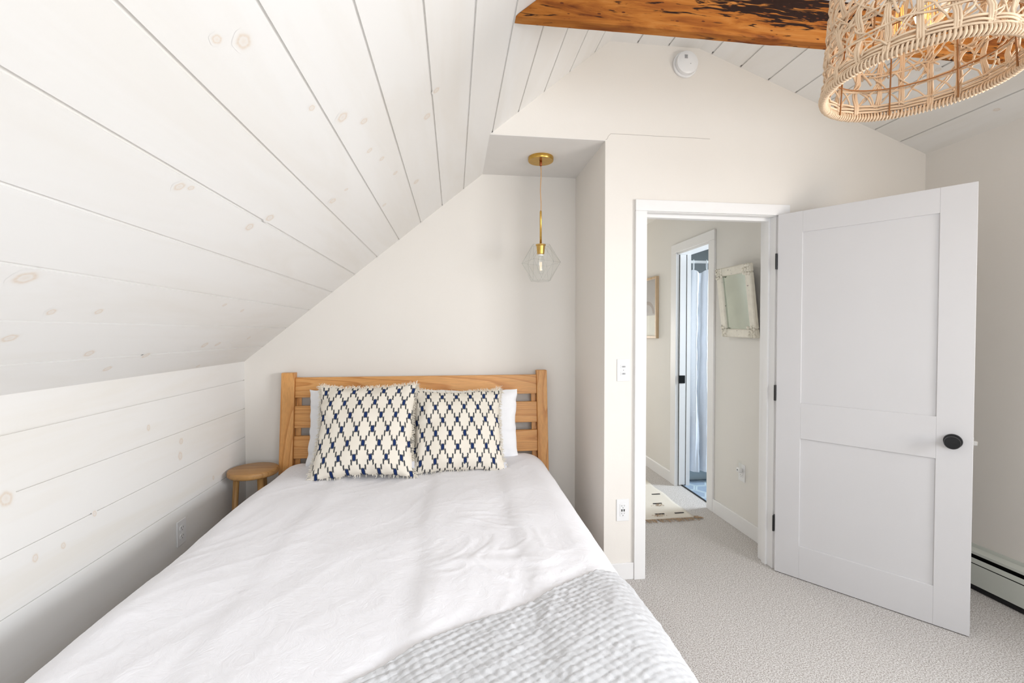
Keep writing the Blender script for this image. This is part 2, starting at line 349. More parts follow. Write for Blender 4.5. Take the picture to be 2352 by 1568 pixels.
    def build(s, name, mats, parent=None, smooth=False, origin=None):
        me = bpy.data.meshes.new(name)
        o = bpy.data.objects.new(name, me); C.objects.link(o)
        vs = s.v
        if origin: vs = [(p[0] - origin[0], p[1] - origin[1], p[2] - origin[2]) for p in vs]; o.location = origin
        me.from_pydata(vs, [], s.f)
        if not isinstance(mats, (list, tuple)): mats = [mats]
        for m in mats: me.materials.append(m)
        if len(mats) > 1: me.polygons.foreach_set('material_index', s.m)
        if smooth: me.polygons.foreach_set('use_smooth', [True] * len(me.polygons))
        if s.k:
            at = me.attributes.new('knot', 'FLOAT', 'POINT'); arr = [0.0] * len(s.v)
            for i, q in s.k.items(): arr[i] = q
            at.data.foreach_set('value', arr)
        if s.uv:
            ul = me.uv_layers.new(name='UVMap')
            for lp in me.loops: ul.data[lp.index].uv = s.uv[lp.vertex_index]
        me.validate(); me.update()
        if parent: o.parent = parent
        return o
def fix_normals(o):
    import bmesh
    bm = bmesh.new(); bm.from_mesh(o.data); bmesh.ops.recalc_face_normals(bm, faces=bm.faces); bm.to_mesh(o.data); bm.free(); return o
def smooth_by_angle(o, deg=35):
    me = o.data; me.polygons.foreach_set('use_smooth', [True] * len(me.polygons))
    try: me.set_sharp_from_angle(angle=math.radians(deg))
    except Exception: pass
    return o
def thing(name, label, cat, loc=(0, 0, 0), rotz=0, group=None):
    o = bpy.data.objects.new(name, None); C.objects.link(o); o.location = loc; o.rotation_euler = (0, 0, rotz)
    o.empty_display_size = 0.05
    o['label'] = label; o['category'] = cat
    if group: o['group'] = group
    return o
def tag(o, label, cat, group=None):
    o['label'] = label; o['category'] = cat
    if group: o['group'] = group
    return o
def struct(o, label=None):
    o['kind'] = 'structure'
    if label: o['label'] = label
    return o
def T(x, y, z): return Matrix.Translation((x, y, z))
def RX(d): return Matrix.Rotation(math.radians(d), 4, 'X')
def RY(d): return Matrix.Rotation(math.radians(d), 4, 'Y')
def RZ(d): return Matrix.Rotation(math.radians(d), 4, 'Z')

# ------------------------------------------------------------------ room dimensions
XL, ZK, SL = -1.2909, 1.1875, 0.8221          # knee wall plane, its top, slope of the left ceiling
LH = math.hypot(1, SL); ct, st = 1 / LH, SL / LH
BW, T0, K0 = 0.1784, 0.1491, 0.1143           # board width, first joints
DF = 0.6071                                    # alcove depth: door wall at y = -DF
ZA, XA = 2.4039, 0.8157                        # alcove soffit height, alcove right side
ZC, XC0, XC1, MR, XR = 2.9375, 0.8377, 1.3540, 0.3537, 2.7930
ZR = ZC - MR * (XR - XC1)
YS = -4.30                                     # gable behind the camera
XS = XL + (ZA - ZK) / SL
XH = 1.96                                      # hall right wall

# floor
m = MB(); m.box(-1.42, 2.93, YS - 0.12, 0.12, -0.08, 0.0); m.box(0.80, 2.0195, 0.12, 3.32, -0.08, 0.0)
struct(m.build('floor', M_carpet), 'greige looped carpet running from the bedroom into the hall')

# left sloped ceiling of whitewashed boards
GAP = 0.0085; TH = 0.018
def slope_pt(t, dn=0.0):      # dn: distance behind the face (outwards)
    return (XL + t * ct - dn * st, ZK + t * st + dn * ct)
def knot_disc(mb, P, e1, e2, r, asp, ang):
    if mb.k is None: mb.k = {}
    rings = [(0.0, 0.30), (0.30, 0.22), (0.52, 0.16), (0.66, 0.42), (0.80, 0.46), (0.92, 0.26), (1.12, 0.06), (1.5, 0.0)]
    n = 20; ca, sa = math.cos(ang), math.sin(ang); vs = []; fs = []; ks = []
    for ri, (q, kv) in enumerate(rings):
        for i in range(n):
            a = 2 * PI * i / n; wob = 1 + 0.07 * math.sin(2 * a + r * 900) + 0.05 * math.sin(5 * a + r * 300)
            u, v = r * q * math.cos(a) * asp * wob, r * q * math.sin(a) * wob
            u, v = u * ca - v * sa, u * sa + v * ca
            vs.append(tuple(Vector(P) + Vector(e1) * u + Vector(e2) * v)); ks.append(kv * knot_disc.gain * (0.85 + 0.3 * math.sin(i * 1.7) ** 2 if 0.6 < q < 1 else 1))
    for ri in range(len(rings) - 1):
        for i in range(n): j = (i + 1) % n; fs.append((ri * n + i, ri * n + j, (ri + 1) * n + j, (ri + 1) * n + i))
    fs.append(tuple(range(n)))
    o = mb.add(vs, fs)
    for i, q in enumerate(ks): mb.k[o + i] = q
knot_disc.gain = 0.85
TMAX = (XC0 - XL) / ct
m = MB()
joints = [0.0] + [T0 + k * BW for k in range(20) if T0 + k * BW < TMAX] + [TMAX]
for a, b in zip(joints, joints[1:]):
    z_mid = ZK + (a + b) / 2 * st; ye = 0.0 if ZK + a * st < ZA else -DF
    ga = GAP / 2 if a > 0 else 0; gb = GAP / 2 if b < TMAX else 0
    p = [slope_pt(a + ga), slope_pt(b - gb), slope_pt(b - gb, TH), slope_pt(a + ga, TH)]
    m.prism(p, 1, YS, ye)
for j in joints[1:-1]:      # tongue behind each joint, stopping just short of the end wall
    ye = (0.0 if ZK + j * st < ZA else -DF) - 0.013
    m.prism([slope_pt(j - 0.008, 0.0048), slope_pt(j + 0.008, 0.0048), slope_pt(j + 0.008, 0.0178), slope_pt(j - 0.008, 0.0178)], 1, YS, ye)
SK = [(-1.888, 0.472, 0.026), (-1.738, 0.263, 0.02), (-1.403, 0.18, 0.02), (-2.112, 1.121, 0.012), (-2.072, 1.158, 0.02), (-1.632, 1.261, 0.022), (-1.537, 1.315, 0.016), (-1.276, 1.546, 0.02), (-1.343, 1.292, 0.014), (-1.219, 1.322, 0.014), (-0.738, 1.438, 0.02), (-1.008, 1.353, 0.014), (-1.183, 1.077, 0.018), (-1.191, 1.144, 0.01), (-1.003, 0.462, 0.012), (-0.808, 0.44, 0.012), (-0.746, 0.193, 0.022), (-0.632, 0.195, 0.018), (-0.371, 0.237, 0.014), (-1.216, 0.081, 0.018), (-1.091, 0.145, 0.018), (-1.721, 0.366, 0.014), (-1.793, 0.843, 0.01), (-1.395, 0.885, 0.02), (-1.432, 0.822, 0.02), (-1.579, 0.378, 0.014), (-0.544, 0.019, 0.013), (-0.757, 1.245, 0.014), (-1.825, 0.832, 0.016), (-1.761, 1.20, 0.012), (-1.404, 1.596, 0.016), (-2.6, 0.9, 0.02), (-2.9, 0.3, 0.018), (-3.3, 1.2, 0.02), (-3.0, 1.75, 0.018)]
for y, t, r in SK:
    x, z = slope_pt(t, -0.0004); knot_disc(m, (x, y, z), (0, 1, 0), (ct, 0, st), r * 0.8, 1.15, (y * 37) % 1 * 0.6 - 0.3)
struct(m.build('ceiling_left', M_slope), 'steep whitewashed pine board slope over the bed')

# flat ridge ceiling and right slope
m = MB()
fj = [XC0, 0.9930, 1.1714, XC1]
for a, b in zip(fj, fj[1:]):
    m.box(a + (GAP / 2 if a > XC0 else 0), b - (GAP / 2 if b < XC1 else 0), YS, -DF, ZC, ZC + TH)
for j in fj[1:-1]: m.box(j - 0.008, j + 0.008, YS, -DF - 0.013, ZC + 0.0075, ZC + 0.0178)
struct(m.build('ceiling', M_slope), 'narrow flat strip of whitewashed boards along the ridge')
m = MB(); LR = math.hypot(1, MR); cr_, sr_ = 1 / LR, MR / LR
def rs_pt(t, dn=0.0): return (XC1 + t * cr_ + dn * sr_, ZC - t * sr_ + dn * cr_)
TR = (XR - XC1) / cr_
rj = [0.0] + [0.075 + k * BW * 1.012 for k in range(9) if 0.075 + k * BW * 1.012 < TR - 0.03] + [TR]
for a, b in zip(rj, rj[1:]):
    ga = GAP / 2 if a > 0 else 0; gb = GAP / 2 if b < TR else 0
    m.prism([rs_pt(a + ga), rs_pt(b - gb), rs_pt(b - gb, TH), rs_pt(a + ga, TH)], 1, YS, -DF)
for j in rj[1:-1]: m.prism([rs_pt(j - 0.008, 0.0075), rs_pt(j + 0.008, 0.0075), rs_pt(j + 0.008, 0.0178), rs_pt(j - 0.008, 0.0178)], 1, YS, -DF - 0.013)
for y, t, r in [(-1.25, 0.52, 0.018), (-1.1, 0.98, 0.014), (-1.45, 1.22, 0.02), (-1.05, 1.40, 0.014), (-0.95, 0.30, 0.014), (-2.0, 0.7, 0.018)]:
    x, z = rs_pt(t, -0.0004); knot_disc(m, (x, y, z), (0, 1, 0), (cr_, 0, -sr_), r * 0.8, 1.2, 0.2)
struct(m.build('ceiling_right', M_slope), 'shallow whitewashed board slope on the right')

# dark roof void behind the boards
m = MB()
m.prism([slope_pt(-0.12, 0.05), slope_pt(TMAX + 0.03, 0.05), slope_pt(TMAX + 0.03, 0.09), slope_pt(-0.12, 0.09)], 1, YS - 0.12, 0.12)
m.box(XC0 - 0.05, XC1 + 0.02, YS - 0.12, 0.12, ZC + 0.045, ZC + 0.09)
m.prism([rs_pt(-0.03, 0.045), rs_pt(TR + 0.14, 0.045), rs_pt(TR + 0.14, 0.09), rs_pt(-0.03, 0.09)], 1, YS - 0.12, 0.12)
struct(m.build('ceiling_void', M_dark), 'dark roof void behind the board joints')

# knee wall of whitewashed boards
m = MB(); zj = [ZK] + [ZK - K0 - k * 0.1767 for k in range(4)] + [0.0]
for a, b in zip(zj, zj[1:]):
    m.box(XL - TH, XL, YS, 0, b + (GAP * 0.26 if b > 0 else 0), a - (GAP * 0.26 if a < ZK else 0))
for j in zj[1:-1]: m.box(XL - 0.0178, XL - 0.0045, YS, -0.013, j - 0.008, j + 0.008)
for y, z, r in [(-0.9, 0.963, 0.016), (-0.669, 0.85, 0.02), (-0.678, 0.782, 0.024), (-1.333, 0.66, 0.014), (-1.435, 0.669, 0.016), (-1.199, 0.714, 0.014), (-0.383, 0.584, 0.014), (-1.523, 0.886, 0.030), (-1.9, 0.8, 0.02), (-2.3, 0.6, 0.02)]:
    knot_disc(m, (XL + 0.0004, y, z), (0, 1, 0), (0, 0, 1), r * 0.8, 0.85, 0.2)
struct(m.build('wall_left', M_knee), 'low knee wall of horizontal whitewashed boards')
m = MB(); m.box(XL - 0.13, XL - 0.03, YS - 0.12, 0.12, -0.02, ZK + 0.12)
struct(m.build('wall_left_backing', M_dark), 'dark backing behind the knee wall boards')

# alcove back wall, alcove side, soffit, door wall
m = MB()
m.prism([(XL - 0.03, 0), (XA + 0.10, 0), (XA + 0.10, ZA + 0.1), (XS + 0.08, ZA + 0.1), (XL - 0.03, ZK)], 1, 0.0, 0.10)
struct(m.build('wall_back', M_wall), 'cream plaster wall behind the bed headboard')
DX0, DX1, DZ = 1.035, 1.842, 2.042
m = MB()
m.prism([(XA, 0), (DX0, 0), (DX0, DZ), (DX1, DZ), (DX1, 0), (XR + 0.02, 0), (XR + 0.02, ZR + 0.0), (XC1, ZC + 0.01), (XC0, ZC + 0.01), (XS + 0.004, ZA + 0.003), (XA, ZA + 0.003)], 1, -DF, -DF + 0.125)
struct(m.build('wall_door', M_wall), 'cream gable wall with the hall doorway')
m = MB(); m.box(XA, XA + 0.10, -DF + 0.125, 0.0, 0, ZA)
struct(m.build('wall_alcove', M_wall), 'right cheek of the bed alcove')
m = MB(); m.prism([(XS, ZA), (XA + 0.1, ZA), (XA + 0.1, ZA + 0.09), (XS + 0.11, ZA + 0.09)], 1, -DF + 0.125, 0.0)
m.prism([(XS, ZA), (XA, ZA), (XA, ZA + 0.0029), (XS + 0.0035, ZA + 0.0029)], 1, -DF + 0.0003, -DF + 0.1249)
struct(m.build('ceiling_alcove', simple('soffit_paint', (0.80, 0.775, 0.745), 0.75, var=0.01)), 'painted soffit over the bed alcove')
# hairline plaster crack above the door
m = MB(); pts = [(0.818, 2.409), (0.826, 2.414), (0.833, 2.430), (0.846, 2.443), (0.95, 2.4445), (1.12, 2.444), (1.30, 2.4455), (1.42, 2.445)]
for p, q in zip(pts, pts[1:]):
    d = (Vector(q) - Vector(p)).normalized(); nrm = Vector((-d.y, d.x)) * 0.0009
    m.prism([(p[0] - nrm.x, p[1] - nrm.y), (q[0] - nrm.x, q[1] - nrm.y), (q[0] + nrm.x, q[1] + nrm.y), (p[0] + nrm.x, p[1] + nrm.y)], 1, -DF - 0.0004, -DF + 0.002)
struct(m.build('trim_3', M_crack), 'hairline plaster crack above the alcove corner')

# right wall with window opening (behind the camera), south gable with window opening
m = MB(); W0, W1, WZ0, WZ1 = -3.80, -2.40, 0.92, 1.98
m.box(XR, XR + 0.13, YS - 0.12, W0, -0.02, ZR + 0.05); m.box(XR, XR + 0.13, W1, -DF + 0.13, -0.02, ZR + 0.05)
m.box(XR, XR + 0.13, W0, W1, -0.02, WZ0); m.box(XR, XR + 0.13, W0, W1, WZ1, ZR + 0.05)
struct(m.build('wall_right', M_wall), 'plain plaster wall behind the open door')
m = MB(); G0, G1, GZ0, GZ1 = -0.25, 1.75, 0.85, 2.15
zl_ = lambda x: min(ZK + SL * (x - XL), ZC, ZC - MR * (x - XC1))
m.prism([(XL, 0), (G0, 0), (G0, zl_(G0)), (XL, ZK)], 1, YS - 0.12, YS)
m.prism([(G1, 0), (XR, 0), (XR, ZR), (G1, zl_(G1))], 1, YS - 0.12, YS)
m.box(G0, G1, YS - 0.12, YS, 0, GZ0)
m.prism([(G0, GZ1), (G1, GZ1), (G1, zl_(G1)), (XC1, ZC), (XC0, ZC), (0.23, zl_(0.23))] , 1, YS - 0.12, YS)
m.prism([(G0, min(GZ1, zl_(G0))), (XS, GZ1), (0.23, zl_(0.23))], 1, YS - 0.12, YS)
struct(m.build('wall_front', M_wall), 'gable wall with the big window behind the viewer')
def window_frame(name, along, a0, a1, z0, z1, c0, c1):
    m = MB(); t = 0.05
    def bx(u0, u1, v0, v1):
        if along == 'x': m.box(u0, u1, c0, c1, v0, v1)
        else: m.box(c0, c1, u0, u1, v0, v1)
    bx(a0, a0 + t, z0, z1); bx(a1 - t, a1, z0, z1); bx(a0, a1, z0, z0 + t); bx(a0, a1, z1 - t, z1); bx((a0 + a1) / 2 - .02, (a0 + a1) / 2 + .02, z0, z1)
    bx(a0, a1, (z0 + z1) / 2 - .02, (z0 + z1) / 2 + .02)
    return struct(m.build(name, M_trim), 'white window frame')
window_frame('window_1', 'x', G0, G1, GZ0, GZ1, YS - 0.05, YS - 0.02)
window_frame('window_2', 'y', W0, W1, WZ0, WZ1, XR + 0.02, XR + 0.05)

# ------------------------------------------------------------------ hall and bathroom shells
BY0, BY1, BZ = 0.285, 0.805, 2.065        # bathroom door opening in the hall's right wall
m = MB(); x0, x1 = XH, XH + 0.12
y0, y1 = -DF + 0.125, 3.2
m.prism([(y0, 0), (BY0, 0), (BY0, BZ), (BY1, BZ), (BY1, 0), (y1, 0), (y1, 2.5), (y0, 2.5)], 0, x0, x1)
m.box(DX1 - 0.0, XH, -DF + 0.125, -DF + 0.14, 0, 2.5)
struct(m.build('wall_hall_right', M_hallwall), 'cream hall wall with the bathroom doorway')
m = MB(); m.box(XA, XA + 0.1, 0.10, 3.2, 0, 2.5)
struct(m.build('wall_hall_left', M_hallwall), 'left wall of the hall')
m = MB(); m.box(0.80, 1.12, 3.2, 3.32, 0, 2.5); m.box(1.78, 2.08, 3.2, 3.32, 0, 2.5); m.box(1.12, 1.78, 3.2, 3.32, 0, 0.70); m.box(1.12, 1.78, 3.2, 3.32, 1.70, 2.5)
struct(m.build('wall_hall_end', M_hallwall), 'far wall of the hall with an added window opening')
window_frame('added_window_3', 'x', 1.12, 1.78, 0.70, 1.70, 3.22, 3.25)  # added unseen window, set low for its reflection in the print
m = MB(); m.box(XA, XH + 0.12, -DF + 0.125, 3.32, 2.468, 2.55)
struct(m.build('ceiling_hall', M_hallwall), 'flat hall ceiling')
BX1 = 3.40
m = MB(); m.box(XH + 0.12, BX1 + 0.1, -0.45, -0.35, 0, 2.5); m.box(XH + 0.12, BX1 + 0.1, 1.62, 1.72, 0, 2.5)
m.box(BX1, BX1 + 0.1, -0.35, 0.10, 0, 2.5); m.box(BX1, BX1 + 0.1, 0.70, 1.62, 0, 2.5); m.box(BX1, BX1 + 0.1, 0.10, 0.70, 0, 1.0); m.box(BX1, BX1 + 0.1, 0.10, 0.70, 1.9, 2.5)
m.box(XH + 0.12, BX1, -0.35, 1.62, 2.42, 2.5)
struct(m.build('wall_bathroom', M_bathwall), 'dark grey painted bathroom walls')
window_frame('window_4', 'y', 0.10, 0.70, 1.0, 1.9, BX1 + 0.02, BX1 + 0.05)
# bathroom floor of large hexagonal tiles
m = MB(); m.box(2.0195, BX1, -0.35, 1.62, -0.05, 0.001)
Rh = 0.105
for i in range(0, 10):
    for j in range(0, 22):
        cx_, cy_ = 2.02 + i * Rh * 1.5 * 1.0, -0.32 + (j + (i % 2) * 0.5) * Rh * math.sqrt(3)
        if cx_ + Rh > BX1 or cy_ + Rh > 1.6: continue
        for k, (q, z) in enumerate(((0.96, 0.0018), (0.82, 0.0022), (0.40, 0.0026))):
            m.cur = (2, 1, 1)[k] if k != 1 else 1
            m.cur = 2 if k == 0 else 1
            if k == 2: continue
            hx = [(max(2.0195, cx_ + Rh * q * math.cos(PI / 3 * a)), cy_ + Rh * q * math.sin(PI / 3 * a), z) for a in range(6)]
            if cx_ - Rh * q < 2.0195 - Rh * 1.1: continue
            m.add(hx, [tuple(range(6))])
struct(m.build('floor_bathroom', [M_grout, M_tile, M_tileline]), 'blue grey hexagonal bathroom tiles with pale borders')
m = MB(); m.box(2.008, 2.021, BY0, BY1, 0.0, 0.006)
struct(m.build('trim_7', M_black), 'black threshold strip at the bathroom floor')

# ------------------------------------------------------------------ trims
m = MB()   # bedroom door frame: jambs, stops, casings
yf, yb = -DF, -DF + 0.125
m.box(DX0, 1.054, yf - 0.002, yb, 0, DZ, bev=0.001); m.box(1.824, DX1, yf - 0.002, yb, 0, DZ, bev=0.001); m.box(1.054, 1.824, yf - 0.002, yb, 2.028, DZ)
m.box(1.054, 1.066, yf + 0.042, yf + 0.078, 0, 2.028, bev=0.001); m.box(1.812, 1.824, yf + 0.042, yf + 0.078, 0, 2.028, bev=0.001); m.box(1.066, 1.812, yf + 0.042, yf + 0.078, 2.010, 2.028, bev=0.001)
m.box(0.984, 1.048, yf - 0.018, yf, 0, 2.030, bev=0.0015); m.box(1.834, 1.900, yf - 0.018, yf, 0, 2.030, bev=0.0015); m.box(0.984, 1.900, yf - 0.018, yf, 2.0305, 2.091, bev=0.0015)
struct(m.build('trim_1', M_trim), 'white casing and jambs of the bedroom doorway')
m = MB()   # bathroom doorway casing
m.box(XH - 0.016, XH, BY0 - 0.075, BY0 + 0.004, 0, BZ + 0.002, bev=0.0015); m.box(XH - 0.016, XH, BY1 - 0.002, BY1 + 0.09, 0, BZ + 0.002, bev=0.0015)
m.box(XH - 0.016, XH, BY0 - 0.075, BY1 + 0.09, BZ + 0.003, BZ + 0.078, bev=0.0015)
m.box(XH, XH + 0.12, BY0, BY0 + 0.012, 0, BZ); m.box(XH + 0.0, XH + 0.12, BY0, BY1, BZ - 0.014, BZ)
m.box(XH + 0.085, XH + 0.12, BY1 - 0.012, BY1, 0, BZ); m.box(XH, XH + 0.014, BY1 - 0.002, BY1, 0, BZ)
struct(m.build('trim_2', M_trim), 'white casing round the bathroom doorway')
m = MB(); m.box(XH + 0.0145, XH + 0.019, BY1 - 0.003, BY1, 0, BZ - 0.014); m.box(XH + 0.079, XH + 0.0845, BY1 - 0.003, BY1, 0, BZ - 0.014)
struct(m.build('trim_8', M_black), 'dark pocket slots beside the sliding bathroom door')
m = MB(); m.box(XA, 0.984, -DF - 0.012, -DF, 0, 0.092, bev=0.002); m.box(1.900, XR - 0.01, -DF - 0.012, -DF, 0, 0.092, bev=0.002)
struct(m.build('baseboard_door', M_trim), 'white baseboard under the door wall')
m = MB(); m.box(XH - 0.014, XH, -DF + 0.14, BY0 - 0.075, 0, 0.10, bev=0.002); m.box(XH - 0.014, XH, BY1 + 0.09, 3.2, 0, 0.10, bev=0.002)
struct(m.build('baseboard_hall', M_trim), 'white baseboard along the hall wall')

# pocket door into the bathroom
m = MB(); m.box(XH + 0.020, XH + 0.078, BY1 - 0.010, BY1 + 0.0005, 0.01, BZ - 0.015, bev=0.001)
pd = struct(m.build('door_2', M_trim), 'edge of the white sliding bathroom door in its pocket')
m = MB(); m.box(XH + 0.010, XH + 0.070, BY1 - 0.016, BY1 - 0.010, 0.915, 0.985, bev=0.002)
h = m.build('edge_pull', M_black, pd); h['label'] = 'black metal edge pull'

# bedroom door leaf, opened into the room
HX, HY = 1.8166, -0.637
ux, uy = 0.593, -0.805; WDR = 0.790
Md = Matrix(((ux, -uy, 0, HX), (uy, ux, 0, HY), (0, 0, 1, 0), (0, 0, 0, 1)))   # local x along the leaf, local y away from the visible face
m = MB(); th = 0.036; z0, z1 = 0.004, 2.030; rc = 0.007
m.box(0.10, 0.70, rc, th - rc, 0.10, 1.95)
for y0_, y1_ in ((0, rc), (th - rc, th)):
    pass
m.box(0, 0.1215, 0, th, z0, z1, bev=0.0012); m.box(0.668, WDR, 0, th, z0, z1, bev=0.0012)
for a, b in ((z0, 0.185), (0.782, 0.978), (1.914, z1)): m.box(0.1215, 0.668, 0, th, a, b, bev=0.0012)
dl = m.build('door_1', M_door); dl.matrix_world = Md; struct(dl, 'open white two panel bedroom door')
m = MB(); K = T(0.725, 0, 0.873)
for sgn in (1, -1):
    base = K @ T(0, 0 if sgn > 0 else th, 0) @ RX(90 if sgn > 0 else -90)
    m.lathe([(0.0, 0.0), (0.032, 0.0), (0.033, 0.003), (0.031, 0.008), (0.014, 0.010), (0.011, 0.022), (0.013, 0.030), (0.024, 0.036), (0.0285, 0.044), (0.0285, 0.052), (0.026, 0.056), (0.0, 0.057)], 36, base)
o = smooth_by_angle(fix_normals(m.build('door_knob', M_black, dl)), 40); o['label'] = 'black round knob'
m = MB(); m.box(WDR, WDR + 0.0015, 0.006, th - 0.006, 0.845, 0.901); m.box(WDR, WDR + 0.014, 0.012, th - 0.012, 0.862, 0.884, bev=0.002)
o = m.build('latch', M_chrome, dl); o['label'] = 'silver latch bolt'
for hz in (0.275, 1.023, 1.768):
    m = MB(); m.box(-0.0015, 0.0, 0.0, 0.030, hz - 0.044, hz + 0.044)
    m.tube([(-0.006, -0.004, hz - 0.044), (-0.006, -0.004, hz + 0.044)], 0.0052, 12)
    m.box(-0.012, -0.0035, 0.0, 0.030, hz - 0.042, hz + 0.042)
    o = m.build('hinge', M_black, dl); o['label'] = 'black hinge'

# baseboard heater on the right wall
ht = thing('baseboard_heater', 'long pale grey-green metal baseboard heater under the right wall', 'heater', (XR - 0.035, -2.3, 0))
def hm(): return MB()
Y0, Y1 = -3.9 + 2.3, -0.66 + 2.3
m = hm(); m.box(0.028, 0.0345, Y0, Y1, 0.01, 0.225); m.prism([(-0.012, 0.196), (0.034, 0.206), (0.034, 0.2085), (-0.012, 0.1985)], 1, Y0, Y1); m.box(-0.0125, -0.0105, Y0, Y1, 0.185, 0.1985)
m.build('back_plate', M_heater, ht)
m = hm(); m.box(-0.030, -0.0275, Y0, Y1, 0.030, 0.140, bev=0.0008); m.prism([(-0.030, 0.030), (-0.018, 0.026), (-0.018, 0.0285), (-0.0285, 0.0325)], 1, Y0, Y1); m.build('front_panel', M_heater, ht)
m = hm(); m.prism([(-0.0275, 0.1445), (-0.022, 0.168), (-0.020, 0.168), (-0.0255, 0.1445)], 1, Y0, Y1); m.build('damper', M_heater, ht)
m = hm(); m.box(0.006, 0.022, Y0 + .05, Y1 - .05, 0.05, 0.15); m.box(-0.025, 0.027, Y0 + .01, Y1 - .01, 0.002, 0.024); m.box(0.024, 0.0275, Y0, Y1, 0.02, 0.20); m.build('heating_fins', M_black, ht)
m = hm(); m.box(-0.032, 0.0345, Y1 - 0.004, Y1 + 0.02, 0.0, 0.21, bev=0.002); m.build('end_cap', M_heater, ht)

# exposed collar beam
m = MB(); yb0, yb1, zb0, zb1 = -1.492, -1.450, 2.418, 2.573
nx = 90; sec = [(yb0 + 0.004, zb0), (yb0, zb0 + 0.006), (yb0, (zb0 + zb1) / 2), (yb0, zb1 - 0.004), (yb0 + 0.004, zb1), (yb1, zb1), (yb1, zb0 + 0.004), (yb1 - 0.003, zb0)]
vs = []; fs = []; ns = len(sec)
for i in range(nx + 1):
    for (y, z) in sec:
        xs0 = XL + (z - ZK) / SL + 0.002; xe0 = min(XR - 0.002, XC1 + (ZC - z) / MR - 0.002)
        x = xs0 + (xe0 - xs0) * i / nx
        j = 0.0022 * noise.noise(Vector((x * 9, y * 30, z * 30))) + 0.0012 * noise.noise(Vector((x * 40, y * 30, z * 30)))
        vs.append((x, y + j, z + 1.4 * j if 0 < i < nx else z))
for i in range(nx):
    for k in range(ns): l = (k + 1) % ns; fs.append((i * ns + k, i * ns + l, (i + 1) * ns + l, (i + 1) * ns + k))
fs.append(tuple(range(ns - 1, -1, -1))); fs.append(tuple(nx * ns + k for k in range(ns)))
m.add(vs, fs)
bm_ = fix_normals(m.build('ceiling_beam', M_beam)); tag(bm_, 'rough old orange-brown timber collar beam with soot-black patches under the ridge', 'beam')

# ------------------------------------------------------------------ bed
bed = thing('bed', 'honey pine bed with slatted headboard standing in the alcove', 'bed', (-0.217, -1.15, 0))
def lean_y(z): return -0.052 - (1.12 - z) * 0.105
def lean_box(mb, x0, x1, z0, z1, f, b, bev=0.003):
    # board following the backward lean of the headboard; f/b: front and back offset from the lean line
    ps = []
    vs = [(x, lean_y(z) + q, z) for z in (z0, z1) for q in (f, b) for x in (x0, x1)]
    mb.add(vs, [(0, 1, 3, 2), (4, 6, 7, 5), (0, 4, 5, 1), (2, 3, 7, 6), (0, 2, 6, 4), (1, 5, 7, 3)])
def bparts(name, mat, fn, lab=None):
    mb = MB(); fn(mb); o = mb.build(name, mat, bed); o.location = (0.217, 1.15, 0)
    mo = o.modifiers.new('bevel', 'BEVEL'); mo.width = 0.003; mo.segments = 2; mo.limit_method = 'ANGLE'
    fix_normals(o)
    if lab: o['label'] = lab
    return o
bparts('headboard_post', M_pine_z, lambda b: lean_box(b, -1.046, -0.968, 0.0, 1.120, -0.030, 0.018))
bparts('headboard_post', M_pine_z, lambda b: lean_box(b, 0.535, 0.603, 0.0, 1.120, -0.030, 0.018))
for a, b_ in ((0.968, 1.090), (0.785, 0.917), (0.602, 0.736), (0.40, 0.55)):
    bparts('headboard_rail', M_pine_x, lambda b, a=a, b_=b_: lean_box(b, -0.968, 0.535, a, b_, -0.016, 0.008))
bparts('back_batten', M_pine_z, lambda b: lean_box(b, -0.966, -0.935, 0.35, 1.03, 0.008, 0.018))
bparts('back_batten', M_pine_z, lambda b: lean_box(b, 0.502, 0.533, 0.35, 1.03, 0.008, 0.018))
bparts('side_rail', M_pine_x, lambda b: b.box(-1.02, -0.99, -2.20, -0.19, 0.20, 0.34))
bparts('side_rail', M_pine_x, lambda b: b.box(0.555, 0.585, -2.20, -0.19, 0.20, 0.34))
bparts('foot_rail', M_pine_x, lambda b: b.box(-0.99, 0.555, -2.20, -2.17, 0.20, 0.34))
bparts('slat_base', M_pine_x, lambda b: [b.box(-0.985, 0.55, -2.16 + i * 0.15, -2.07 + i * 0.15, 0.29, 0.31) for i in range(13)])
bparts('leg', M_pine_z, lambda b: b.box(-1.02, -0.96, -2.20, -2.14, 0, 0.20)); bparts('leg', M_pine_z, lambda b: b.box(0.525, 0.585, -2.20, -2.14, 0, 0.20))
m = MB(); m.box(-0.975, 0.545, -2.165, -0.17, 0.315, 0.52, bev=0.03)
tag(m.build('mattress', M_mattress, smooth=False), 'thick mattress on the pine bed under the white duvet', 'mattress')

